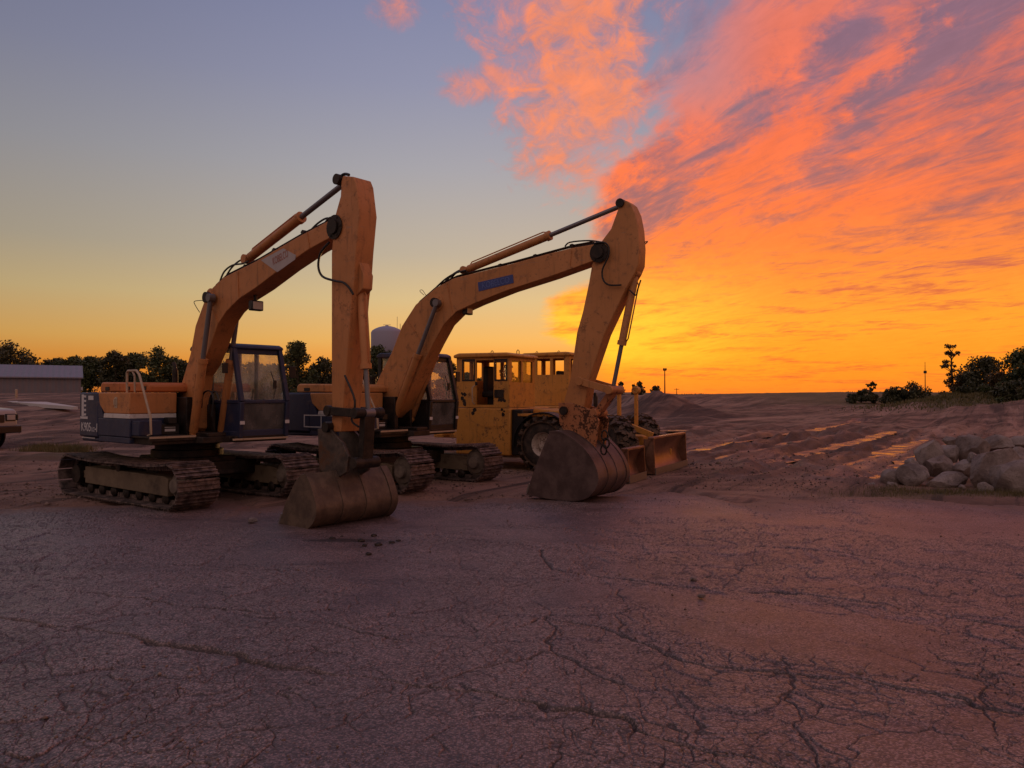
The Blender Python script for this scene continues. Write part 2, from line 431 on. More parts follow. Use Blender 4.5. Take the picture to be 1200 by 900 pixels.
    lit = nt.ss(lum + bands * (1 - upm) + low * .05 + (rip - .5) * low * .7 + (rip2 - .5) * low * .55 + (cell - .5) * .16 + (micro - .5) * .28 + (fine - .5) * .10 + low * .03 - nt.ss(az, 22, 34) * nt.ss(el, 13, 22) * .06, .41, .70)
    hot = nt.ramp(e, [(0, (1.0, .235, .022)), (f(1.5), (1.0, .30, .02)), (f(5), (1.05, .36, .022)), (f(9), (1.05, .25, .026)), (f(13), (1.02, .185, .038)), (f(19), (.95, .165, .06)),
                      (f(27), (.78, .19, .13)), (f(45), (.5, .19, .17)), (1, (.2, .15, .2))])
    dull = nt.ramp(e, [(0, (.78, .14, .03)), (f(3), (.86, .155, .03)), (f(7), (.72, .13, .045)), (f(12), (.40, .13, .12)), (f(19), (.29, .135, .175)), (f(28), (.26, .15, .23)), (f(50), (.2, .16, .26)), (1, (.16, .15, .24))])
    cc = nt.mix(lit, dull, hot)
    ylw = nt.ss(el, 1, 3.5) * (1 - nt.ss(el, 5, 11)) * (1 - nt.ss(nt.m('ABSOLUTE', az - 6.5), 1.0, 15.0))
    cc = nt.mix(ylw * nt.ss(rip * .5 + med * .5, .33, .56), cc, (1.12, .58, .035))
    far = nt.ss(az, 22, 38) * nt.ss(el, 6, 14)
    cc = nt.mix(far * .55, cc, nt.vm('SCALE', nt.mix(.35, cc, (.42, .15, .17)), .85))
    m1 = m1 * (1 - gapw * .45)
    cu = nt.mix(nt.ss(puff * .35 + cell * .45 + fine * .2, .38, .60), (.56, .24, .22), (.98, .25, .085))
    cc = nt.mix(upm * (1 - nt.ss(m1, .2, .9)), cc, cu)
    m1 = nt.m('MAXIMUM', m1, upm * .90)
    cc = nt.vm('SCALE', cc, (micro - .5) * .40 + (cell - .5) * .25 + 1.0)
    sky = nt.mix(m1 * .97, base, cc)
    n = nt.node('ShaderNodeTexSky', sky_type='NISHITA'); n.sun_disc = False
    n.sun_elevation = R(SUN_EL); n.sun_rotation = R(SUN_AZ); n.air_density = 1.2; n.dust_density = 1.5
    tot = nt.vm('ADD', sky, nt.vm('SCALE', S(nt, n.outputs[0]), .012))
    below = nt.ss(z, -.02, 0.0)
    tot = nt.mix(below, (.09, .055, .045), tot)
    nt.put(bg.inputs[0], tot); bg.inputs[1].default_value = 1.0
    w.cycles.sampling_method = 'MANUAL'; w.cycles.sample_map_resolution = 1024
make_world()
sl = bpy.data.lights.new('sun', 'SUN'); sl.energy = .35; sl.angle = R(4); sl.color = (1, .5, .2)
so = bpy.data.objects.new('sun', sl); COL.objects.link(so)
sd = Vector((sin(R(SUN_AZ)) * cos(R(SUN_EL)), cos(R(SUN_AZ)) * cos(R(SUN_EL)), sin(R(SUN_EL))))
so.rotation_euler = sd.to_track_quat('Z', 'Y').to_euler()
so.location = (10, 60, 12)
scene.view_settings.view_transform = 'Standard'; scene.view_settings.look = 'None'
scene.view_settings.exposure = 0; scene.view_settings.gamma = 1
scene.cycles.max_bounces = 6; scene.cycles.transparent_max_bounces = 12
scene.cycles.diffuse_bounces = 3; scene.cycles.glossy_bounces = 3
scene.cycles.caustics_reflective = False; scene.cycles.caustics_refractive = False
# ------------------------------------------------------------------ terrain
RUTS = [((905, 541), (1048, 503), .50), ((836, 536), (962, 511), .45), ((800, 527), (925, 507), .5), ((980, 548), (1085, 512), .40), ((1010, 560), (1120, 515), .45),
        ((842, 522), (1010, 492), .4), ((870, 556), (980, 528), .35)]
RG = [(gnd(*a), gnd(*b), w) for a, b, w in RUTS]
def segd(x, y, a, b):
    ax, ay, bx, by = a[0], a[1], b[0], b[1]
    t = np.clip(((x - ax) * (bx - ax) + (y - ay) * (by - ay)) / ((bx - ax) ** 2 + (by - ay) ** 2), 0, 1)
    return np.hypot(x - ax - t * (bx - ax), y - ay - t * (by - ay)), t
def lot_edge(x):       # far edge of the asphalt
    return 12.7 + .9 * np.sin(x * .33 + 1.0) * .5 + 1.1 * (fbm(x * .8, x * 0 + 3, 21, 4) - .5) * 2 + np.where(x < -4, .3, 0)
def terrain(x, y):
    x = np.asarray(x, float); y = np.asarray(y, float)
    h = (fbm(x * .9, y * .9, 3, 5) - .5) * .10 * sstep(y, 13, 17) + (fbm(x * .16, y * .16, 5, 3) - .5) * .25 * sstep(y, 18, 30)
    # cross-machine ruts
    a = R(56); s = x * sin(a) - y * cos(a); t = x * cos(a) + y * sin(a)
    zone = sstep(y, 17.5, 20) * (1 - sstep(y, 36, 50)) * sstep(x, 2.0, 5) * (1 - sstep(x - y * .55, 2, 7))
    wob = s + (fbm(t * .18, s * .4, 8, 3) - .5) * 1.6
    h += zone * (-.10 * (np.abs(vnoise(wob * 1.5, t * .10, 11) - .5) < .17) * 1.0 * vnoise(s * 2, t * .6, 12) + (vnoise(wob * 3.4, t * .14, 13) - .5) * .20 + (vnoise(wob * 7, t * .5, 14) - .5) * .06)
    for p, q, w in RG:
        d, tt = segd(x + (vnoise(y * .7, x * .3, 15) - .5) * .5, y, p, q)
        mk = np.exp(-(d / w) ** 4); h = h * (1 - mk) + (-.10 + (fbm(x * 2.6, y * 1.1, 23, 4) - .5) * .20) * mk + .06 * np.exp(-((d - 1.7 * w) / (.45 * w)) ** 2)
    # smaller wheel tracks sweeping across the rest of the field
    z2 = sstep(y, 20, 30) * sstep(x, -2, 6) * (1 - sstep(y, 90, 140))
    cx = x - y * .46 - 9 * np.sin((y - 20) * .022); h += z2 * (vnoise(cx * 1.1, y * .05, 17) - .5) * .16
    # left track strips, mounds, banks
    z3 = sstep(-x, 5, 8) * sstep(y, 13.5, 16) * (1 - sstep(y, 40, 55))
    h += z3 * (vnoise(y * 2.2 + x * .3, x * .15, 18) - .5) * .12
    h += 1.75 * sstep(y, 20, 62) * sstep(-x / np.maximum(y, 1), .30, .44) * (y < 900)
    g = lambda X, Y, sx, sy, hh: hh * np.exp(-((x - X) / sx) ** 2 - ((y - Y) / sy) ** 2)
    h += g(10.9, 57, 3.6, 4, 1.75) * (1 + .35 * (fbm(x * .6, y * .6, 19, 4) - .5)) + g(6.6, 64, 4.0, 5, 2.2)
    h += g(41, 66, 8.5, 11, 1.5) * (1 + .5 * (fbm(x * .35, y * .35, 20, 4) - .5)) + g(52, 66, 10, 14, 1.3)
    h += g(35, 52, 6, 6, .9) * (1 + .8 * (fbm(x * .5, y * .5, 24, 4) - .5))
    h += zone * (fbm(wob * .55, t * .06, 25, 3) - .5) * .30
    h += g(26, 118, 20, 10, 1.0) + g(70, 150, 60, 30, 2.2) + g(20, 260, 70, 40, 2.2) + g(-20, 320, 120, 60, 1.5)
    h += .30 * sstep(y, 60, 120) * (fbm(x * .03, y * .03, 22, 3) - .2)
    lot = 1 - sstep(y - lot_edge(x), -.5, .35)
    h = h * (1 - lot) - .07 * lot
    return h
def hz(x, y): return float(terrain(np.array([x]), np.array([y]))[0])

def grid(d, u):
    D, U = np.meshgrid(d, u, indexing='ij'); X, Y = D * U, D.copy()
    n, m = len(d), len(u); i = np.arange(n * m).reshape(n, m)
    Fq = np.stack([i[:-1, :-1], i[:-1, 1:], i[1:, 1:], i[1:, :-1]], -1).reshape(-1, 4)
    return X.ravel(), Y.ravel(), Fq
# dirt sheet to the horizon
def dirt_material():
    m, nt, b = new_mat('rutted_dirt'); p = nt.coord(); x, y, z = nt.sep(p)
    n0 = nt.noise(p, .12, 5, .6); n1 = nt.noise(p, .9, 7, .62); n2 = nt.noise(p, 9, 8, .7); n3 = nt.noise(p, 60, 4, .6)
    a = R(56); s = x * sin(a) - y * cos(a); t = x * cos(a) + y * sin(a)
    tr = nt.noise(nt.xyz(s * 1.9, t * .12, 0), 1.0, 7, .66, .5); tr2 = nt.noise(nt.xyz(s * .50 + 3, t * .045, 1), 1.0, 7, .62, .6); st2 = nt.noise(nt.xyz(x * .07, y * .42, 5), 1.0, 6, .62, .5); st = nt.noise(nt.xyz(x * .35, y * 2.2, 3), 1.0, 6, .65, .4)
    c = nt.mix(nt.ss(n1, .3, .7), (.14, .073, .055), (.275, .155, .112))
    c = nt.mix(nt.ss(n0, .4, .65) * .6, c, (.36, .22, .16))
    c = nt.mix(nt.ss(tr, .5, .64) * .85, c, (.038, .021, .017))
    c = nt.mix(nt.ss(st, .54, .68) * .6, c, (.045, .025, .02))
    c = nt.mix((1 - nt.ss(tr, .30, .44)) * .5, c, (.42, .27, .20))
    c = nt.mix(nt.ss(n2, .52, .7) * .5, c, (.09, .055, .042))
    c = nt.mix(nt.ss(n3, .62, .72) * .5, c, (.28, .20, .16))
    far = nt.ss(y, 15, 22)
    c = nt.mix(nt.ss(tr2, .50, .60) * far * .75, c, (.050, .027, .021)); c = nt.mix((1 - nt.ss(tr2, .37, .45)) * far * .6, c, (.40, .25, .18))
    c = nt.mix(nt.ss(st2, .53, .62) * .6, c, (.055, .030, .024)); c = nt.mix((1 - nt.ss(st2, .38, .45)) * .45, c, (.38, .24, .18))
    gr = nt.attr('grass'); c = nt.mix(gr * nt.ss(n2 * .6 + n1 * .4, .34, .55), c, nt.mix(n2, (.07, .065, .022), (.15, .11, .045)))
    wet = nt.attr('wet'); c = nt.mix(wet * .6, c, (.075, .04, .03))
    sheen = nt.m('MAXIMUM', nt.ss(wet, .1, .5) * (1 - nt.ss(tr, .36, .48)), (1 - nt.ss(tr2, .38, .47)) * nt.ss(x, 1, 5) * (1 - nt.ss(y, 45, 80)) * .8)
    setp(nt, b, col=c, rough=.9 - wet * .25 - sheen * .36, normal=nt.bump(n2 * .6 + n3 * .25 + n1 * .5 + tr * 1.2 + st * .4 + tr2 * 1.5, .8, .08))
    return m
d = np.concatenate([1 / np.linspace(1 / 10.5, 1 / 170, 420), np.geomspace(175, 6000, 60)])
u = np.concatenate([np.linspace(-3.2, -.80, 40)[:-1], np.linspace(-.80, .80, 760), np.linspace(.80, 3.2, 40)[1:]])
X, Y, Fq = grid(d, u)
Z = terrain(X, Y)
Gm = sstep(X, 30, 35) * sstep(Y, 52, 60) * sstep(X - .50 * Y, 0, 5) + sstep(Y, 95, 110) * sstep(X, 25, 50) + sstep(Y, 230, 330)
Gm = np.clip(Gm + .7 * np.exp(-((X + 11.8) / 1.3) ** 2 - ((Y - 20.8) / .9) ** 2), 0, 1)
Gm = np.maximum(Gm, .8 * np.exp(-((X - 7.3) / 1.6) ** 2 - ((Y - 12.9) / .35) ** 2))
W = np.zeros_like(X)
for p, q, w in RG:
    dd, _ = segd(X, Y, p, q); W = np.maximum(W, np.exp(-(dd / (w * 2.0)) ** 2) * .9)
W = np.maximum(W, .55 * sstep(Y, 16, 19) * (1 - sstep(Y, 30, 38)) * sstep(X, 1, 4) * sstep(fbm(X * .5, Y * .5, 33, 3), .4, .6))
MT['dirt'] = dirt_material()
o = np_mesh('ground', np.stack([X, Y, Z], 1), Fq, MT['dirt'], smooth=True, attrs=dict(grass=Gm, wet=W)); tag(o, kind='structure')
# the sheet goes on under the asphalt and behind the viewer
mb = MB(); mb.bx(-60, 60, -45, 10.6, -.25, -.075)
tag(mb.build('ground_base', MT['dirt'], smooth=False), kind='structure')

# puddles lying in the ruts
m, nt, b = new_mat('muddy_water'); p = nt.coord(); n = nt.noise(p, 5, 3, .5)
n2 = nt.noise(p, 1.8, 6, .65)
setp(nt, b, col=nt.mix(n2, (.24, .13, .09), (.10, .055, .04)), rough=nt.ss(n2, .35, .65) * .45 + .16, spec=.5, normal=nt.bump(n * .4 + n2, .35, .03)); MT['water'] = m
def puddle(px0, px1, half, z, n=26, seed=1):
    a, c = gnd(*px0), gnd(*px1); a.z = c.z = z; ax = (c - a); L = ax.length; ax.normalize(); nn = Vector((-ax.y, ax.x, 0)); rr = random.Random(seed)
    P, Q = [], []
    for i in range(n + 1):
        t = i / n; w = half * (sin(pi * min(1, max(.0, t))) ** .45 + .02)
        P.append(a + ax * L * t + nn * w * rr.uniform(.45, 1.25)); Q.append(a + ax * L * t - nn * w * rr.uniform(.45, 1.25))
    poly = P + Q[::-1]; mb = MB()
    for i in range(n): mb.add([P[i], P[i + 1], Q[i + 1], Q[i]], [(3, 2, 1, 0)])
    tag(mb.build('puddle', MT['water'], smooth=False), kind='structure')
for i_, ((a_, b_, w_), zz) in enumerate(zip(RUTS[:6], (-.085, -.09, -.10, -.105, -.11, -.10))):
    puddle(a_, b_, w_ * 1.15, zz, seed=i_ + 1)
puddle((768, 505.5), (803, 504.5), .9, .02, seed=14)

# ------------------------------------------------------------------ asphalt lot: real cracks in a fine sheet
MAJ = [([(-20, 722), (15, 727), (60, 735), (125, 745), (215, 760), (262, 769), (310, 780), (360, 786), (415, 792), (460, 797), (500, 805), (560, 813), (600, 820), (665, 832), (700, 838), (725, 845), (745, 853), (760, 865), (790, 872), (815, 877), (850, 886), (880, 892), (930, 905)], .034),
       ([(600, 615), (670, 620), (735, 625), (775, 630), (830, 634), (880, 640), (940, 644), (1000, 650), (1050, 659), (1100, 665), (1200, 675)], .02),
       ([(630, 645), (650, 667), (700, 676), (750, 682), (800, 686), (850, 690), (910, 693), (975, 700), (1040, 708), (1100, 720), (1200, 735)], .024),
       ([(610, 735), (640, 722), (690, 730), (715, 738), (740, 750), (770, 764), (800, 775), (850, 784), (900, 790), (960, 794), (1025, 800), (1100, 820), (1150, 830), (1230, 842)], .022),
       ([(915, 772), (925, 800), (928, 815), (930, 850), (938, 866), (950, 885), (955, 905)], .010), ([(1128, 735), (1146, 760), (1155, 785), (1150, 806), (1155, 830), (1166, 850), (1160, 880)], .009),
       ([(725, 690), (732, 712), (724, 730), (735, 745)], .010), ([(690, 845), (668, 862), (655, 880), (660, 905)], .009), ([(775, 880), (780, 893), (776, 905)], .012),
       ([(470, 625), (560, 634), (620, 640), (700, 650), (760, 655)], .016), ([(60, 690), (130, 700), (220, 712), (300, 720), (380, 733), (470, 750)], .016),
       ([(500, 805), (540, 790), (590, 775), (640, 765)], .018), ([(640, 720), (650, 735), (640, 752), (655, 770), (690, 790), (720, 800)], .016),
       ([(0, 640), (90, 652), (200, 660), (330, 668)], .014), ([(850, 690), (870, 668), (890, 645), (892, 618)], .013), ([(215, 800), (165, 850), (90, 895)], .012)]
MAJG = [([gnd(*p) for p in pl], w) for pl, w in MAJ]
def lot_material():
    m, nt, b = new_mat('old_asphalt'); p = nt.coord()
    ck, pl = nt.attr('crack'), nt.attr('plate')
    x, y, z = nt.sep(p)
    n0 = nt.noise(p, .35, 5, .6); n1 = nt.noise(p, 1.7, 7, .65); n2 = nt.noise(p, 14, 6, .7)
    v = nt.voro(p, 95, out=1); vs = nt.sep(v)[0]; vd = nt.voro(p, 95)
    v2 = nt.voro(p, 48); hair = nt.voro(nt.vm('ADD', p, nt.vm('SCALE', nt.noise(p, 6, 3, .5, col=True), .12)), 7.5, 'DISTANCE_TO_EDGE')
    drag = nt.noise(nt.xyz(x * .25, y * 1.8, 0), 1.0, 6, .6, .5)
    c = nt.mix(nt.ss(n1, .3, .72), (.102, .065, .068), (.205, .138, .138))
    c = nt.mix(nt.ss(n0, .42, .62) * .55, c, (.235, .155, .145))
    c = nt.mix(nt.ss(drag, .53, .66) * .7, c, (.09, .060, .060))
    c = nt.mix(pl * .5, c, nt.mix(n2, (.16, .11, .105), (.36, .255, .235)))
    c = nt.mix(nt.ss(vs, .3, .95), nt.vm('SCALE', c, .52), nt.vm('SCALE', c, 1.85))
    c = nt.mix(nt.ss(vd, .35, .62) * .55, c, nt.vm('SCALE', c, .4))
    c = nt.mix(nt.ss(n2, .58, .74) * .45, c, (.055, .035, .032))
    hr = (1 - nt.ss(hair, .0, .030)) * nt.ss(pl + n1 * .6, .28, .52)
    ckk = nt.m('MAXIMUM', ck, hr * .75)
    c = nt.mix(ckk * .70, c, (.024, .015, .013))
    sp2 = nt.voro(p, 5.5); c = nt.mix((1 - nt.ss(sp2, .05, .11)) * nt.ss(n1, .42, .55) * .8, c, (.03, .02, .017))
    spill = nt.ss(nt.attr('spill') + (n1 - .5) * 1.1 + (n2 - .5) * .6, .45, .75)
    c = nt.mix(spill * .85, c, (.018, .012, .010))
    eg = nt.attr('edge'); c = nt.mix(nt.ss(eg + (n1 - .5) * 1.2 + (n2 - .5) * .8, .35, .75) * .9, c, nt.mix(n2, (.10, .052, .04), (.23, .125, .09)))
    g = nt.attr('moss'); c = nt.mix(g * nt.ss(n2, .4, .6), c, (.12, .085, .03))
    setp(nt, b, col=c, rough=.31 + n2 * .22 + ckk * .4 + n1 * .08 + nt.attr('edge') * .3, spec=.75, normal=nt.bump(vd * -.75 + v2 * -.6 + n2 * .8 - ckk * 1.3 + n1 * .5, .46, .010))
    return m
def build_lot():
    d = np.concatenate([[.4, .8, 1.3, 1.9], 1 / np.linspace(1 / 2.5, 1 / 14.6, 620)])
    u = np.concatenate([np.linspace(-6, -.74, 26)[:-1], np.linspace(-.74, .74, 1120), np.linspace(.74, 6, 26)[1:]])
    X, Y, Fq = grid(d, u)
    wx = X + (fbm(X * 2.2, Y * 2.2, 41, 4) - .5) * .42; wy = Y + (fbm(X * 2.2, Y * 2.2, 45, 4) - .5) * .42
    near = np.zeros_like(X); crack = np.zeros_like(X); dep = np.zeros_like(X)
    fx = X + (fbm(X * 5, Y * 5, 51, 4) - .5) * .16; fy = Y + (fbm(X * 5, Y * 5, 55, 4) - .5) * .16
    for pl, w in MAJG:
        dm = np.full(X.shape, 9.0)
        for a, c in zip(pl[:-1], pl[1:]): dm = np.minimum(dm, segd(fx, fy, a, c)[0])
        ww = w * .62 * (.42 + 1.3 * sstep(fbm(X * 2.2, Y * 2.2, 61, 4), .25, .75))
        k = 1 - sstep(dm, ww * .45, ww * 1.25); crack = np.maximum(crack, k); dep = np.maximum(dep, k * w * .9)
        near = np.maximum(near, np.exp(-(dm / .28) ** 2) * min(1, w / .024))
    # alligator areas: beside the long cracks and in worn patches to the right of the middle
    reg = sstep(fbm(X * .38 + 4, Y * .38, 71, 3), .34, .50) * sstep(X, -2.0, .4) * (1 - sstep(Y, 8.5, 10.5))
    reg2 = sstep(fbm(X * .5, Y * .5, 75, 3), .46, .58) * .85
    mask = np.clip(near * 1.0 + reg + reg2, 0, 1)
    f1, f2, cid = worley(wx * 3.3, wy * 3.3, 81); e1 = (f2 - f1)
    f1b, f2b, cidb = worley(wx * 7.0, wy * 7.0, 91); e2 = (f2b - f1b)
    f1c, f2c, cidc = worley(wx * 1.05 + .3, wy * 1.05, 95); e3 = f2c - f1c
    wn = .6 + .8 * fbm(X * 2, Y * 2, 99, 3)
    c1 = (1 - sstep(e1, .006 * wn, .036 * wn)) * sstep(mask, .18, .5) * sstep(fbm(X * 1.4, Y * 1.4, 97, 3), .30, .50)
    c2 = (1 - sstep(e2, .01 * wn, .06 * wn)) * sstep(mask, .5, .85) * .85
    c3 = (1 - sstep(e3, .002, .011 * wn)) * sstep(fbm(X * 1.1, Y * 1.1, 93, 3), .30, .44) * .85
    f1d, f2d, cidd = worley(wx * 13.0, wy * 13.0, 131); c4 = (1 - sstep(f2d - f1d, .03, .12)) * sstep(mask, .35, .7) * sstep(fbm(X * 2.1, Y * 2.1, 133, 3), .42, .58)
    crack = np.maximum.reduce([crack, c4 * .6, c1 * .9, c2 * .7, c3 * .8])
    dep = np.maximum.reduce([dep, c1 * .010, c2 * .006, c3 * .009])
    plate = sstep(mask, .35, .8) * (.35 + .65 * cid)
    Z = .004 + (fbm(X * .5, Y * .5, 101, 3) - .5) * .05 + (fbm(X * 2.5, Y * 2.5, 103, 4) - .5) * .016 + (cid - .5) * .012 * sstep(mask, .4, .8) - dep
    tilt = np.clip((vnoise(X * .28 + 9, Y * .9, 107) - .5) * 2, -1, 1); Z += tilt * .012
    ed = Y - lot_edge(X) + (fbm(X * 3, Y * 3, 111, 4) - .5) * .5
    Z -= .10 * sstep(ed, -1.2, .3)
    sp = gnd(425, 634); spill = np.exp(-((X - sp.x) / .42) ** 2 - ((Y - sp.y) / .16) ** 2) + .6 * np.exp(-((X - sp.x + .55) / .35) ** 2 - ((Y - sp.y + .02) / .08) ** 2)
    moss = np.exp(-((X - 7.4) / 1.8) ** 2 - ((Y - 12.6) / .45) ** 2)
    edge = sstep(ed, -2.6, -.1)
    keep = (ed.reshape(len(d), len(u)) < .5)
    kf = keep[:-1, :-1] & keep[:-1, 1:] & keep[1:, 1:] & keep[1:, :-1]
    Fq = Fq[kf.ravel()]
    used = np.unique(Fq); rem = np.zeros(len(X), np.int64); rem[used] = np.arange(len(used)); Fq = rem[Fq]
    q = lambda a: a[used]
    o = np_mesh('asphalt_lot', np.stack([q(X), q(Y), q(Z)], 1), Fq, lot_material(), smooth=True, attrs=dict(crack=q(crack), plate=q(plate), spill=q(spill), moss=q(moss), edge=q(edge)))
    tag(o, kind='structure')
build_lot()
# ------------------------------------------------------------------ excavators
class Mach:
    def __init__(s, x, y, head, name, label, cat, group=None):
        s.C = Vector((x, y, 0)); a = R(head); s.u = Vector((cos(a), sin(a), 0)); s.l = Vector((-sin(a), cos(a), 0))
        s.root = empty(name, s.C, a, label, cat, group)
    def P(s, px, py, off):                 # pixel seen on the machine's own vertical plane y = off
        d = ray(px, py); t = (off - (CAM - s.C).dot(s.l)) / d.dot(s.l); p = CAM + d * t - s.C
        return Vector((p.dot(s.u), off, p.z))
    def poly(s, pts, off): return [s.P(a, b, off) for a, b in pts]

def crawler(M, root, ysign, hw, shoew, rot, xr=-1.36, xf=1.36, r=.30, gap=.06):
    yc = ysign * hw; Rm = Matrix.Rotation(R(rot), 4, 'Z')
    zc = r + gap
    # belt path: clockwise seen from the side
    path = []
    n = 90
    for i in range(n):
        t = i / n; x = xf + (xr - xf) * t; path.append((x, zc + r - .055 * sin(pi * t) ** 1.0 * (1 if True else 0) - .012 * sin(3 * pi * t)))
    for i in range(30):
        a = pi / 2 + pi * i / 30; path.append((xr + r * cos(a), zc + r * sin(a)))
    for i in range(n): path.append((xr + (xf - xr) * i / n, gap))
    for i in range(30):
        a = -pi / 2 + pi * i / 30; path.append((xf + r * cos(a), zc + r * sin(a)))
    P = np.array(path + [path[0]]); L = np.concatenate([[0], np.cumsum(np.hypot(*np.diff(P, axis=0).T))])
    N = 44; mb = MB(); pitch = L[-1] / N; rr = random.Random(int(hw * 100 + ysign))
    for k in range(N):
        q = (k + .5) * pitch; x, z = np.interp(q, L, P[:, 0]), np.interp(q, L, P[:, 1])
        x2, z2 = np.interp((q + .03) % L[-1], L, P[:, 0]), np.interp((q + .03) % L[-1], L, P[:, 1])
        tx, tz = x2 - x, z2 - z; ll = math.hypot(tx, tz); tx, tz = tx / ll, tz / ll
        nx, nz = tz, -tx                        # outward
        if nx * (x - 0) + nz * (z - zc) < 0: nx, nz = -nx, -nz
        Rot = Matrix(((tx, 0, nx), (0, 1, 0), (tz, 0, nz)))
        j = rr.uniform(-.004, .004)
        mb.box((x + nx * .012, yc + j, z + nz * .012), (pitch * .93, shoew, .02), Rot)
        for g_ in (-.36, 0.0, .36):
            mb.box((x + nx * .032 + tx * g_ * pitch, yc + j, z + nz * .032 + tz * g_ * pitch), (.016, shoew - .006, .026), Rot)
        for sy in (-.075, .075): mb.box((x - nx * .035, yc + sy, z - nz * .035), (pitch * .9, .035, .07), Rot)
    belt = mb.build('crawler_track', MT['shoe'], root, M=Rm, smooth=False)
    o = ysign * 1
    fr = MB()
    fr.prism([(xr + .30, yc - o * .12, zc - .13), (xf - .20, yc - o * .12, zc - .17), (xf - .20, yc - o * .12, zc + .09), (xf - .34, yc - o * .12, zc + .12), (xr + .30, yc - o * .12, zc + .14)], (0, o * .30, 0))
    fr.bx(xf - .3, xf + .02, yc - .13, yc + .13, zc - .05, zc + .05); fr.bx(xr, xr + .4, yc - .13, yc + .13, zc - .06, zc + .06)
    fo = fr.build('track_frame', MT['tframe'], belt, bevel=.012, M=Rm)
    for k in range(7):
        x = xr + .36 + (xf - xr - .72) * k / 6; m = MB(); m.lathe([(.03, -.15), (.05, -.145), (.085, -.12), (.09, -.06), (.07, -.05), (.07, .05), (.09, .06), (.085, .12), (.05, .145), (.03, .15)], (x, yc, gap + .085), seg=18)
        m.build('track_roller', MT['grease'], fo, M=Rm)
    m = MB(); m.lathe([(.03, -.2), (.07, -.19), (.07, .19), (.03, .2)], (-.1, yc, zc + r - .11), seg=14); m.build('carrier_roller', MT['grease'], fo, M=Rm)
    m = MB(); m.lathe([(.05, -.22), (.10, -.215), (.13, -.16), (r - .11, -.13), (r - .10, -.10), (r - .06, -.09), (r - .06, .09), (r - .10, .10), (r - .11, .13), (.13, .16), (.10, .215), (.05, .22)], (xf, yc, zc), seg=32)
    m.build('idler_wheel', MT['idler'], belt, M=Rm)
    m = MB(); m.lathe([(.05, -.20), (.15, -.19), (.17, -.05), (.17, .05), (.15, .19), (.05, .20)], (xr, yc, zc), seg=24)
    for k in range(15):
        a = 2 * pi * k / 15; m.box((xr + cos(a) * (r - .09), yc, zc + sin(a) * (r - .09)), (.13, .06, .06), Matrix.Rotation(-a, 3, 'Y'))
    m.build('sprocket', MT['grease'], belt, M=Rm)

def ram(M, name, p0, pm, p1, rb, rr, root, mat, dy=0.0, eye=.075):
    p0, pm, p1 = Vector(p0), Vector(pm), Vector(p1); ax = (p1 - p0).normalized(); L = (p1 - p0).length; lb = (pm - p0).dot(ax)
    q = p0 + ax * lb; mb = MB()
    mb.tube([p0 + ax * .05, p0 + ax * .09, q - ax * .07, q - ax * .07, q, q], [rb * .7, rb, rb, rb * 1.22, rb * 1.22, rr * 1.2], 18)
    mb.cyl(p0 - Vector((0, eye, 0)), p0 + Vector((0, eye, 0)), rb * 1.05, seg=16)
    # feed pipe along the barrel
    side = ax.cross(Vector((0, 1, 0))).normalized()
    mb.tube([p0 + ax * .14 + side * rb, p0 + ax * .18 + side * (rb + .03), q - ax * .12 + side * (rb + .03), q - ax * .05 + side * rb], .011, 6)
    b = mb.build(name, mat, root)
    m = MB(); m.cyl(q, p1 - ax * .03, rr, seg=32); m.cyl(p1 - Vector((0, eye, 0)), p1 + Vector((0, eye, 0)), rr * 1.7, seg=16)
    m.build('piston_rod', MT['chrome'], b)
    return b

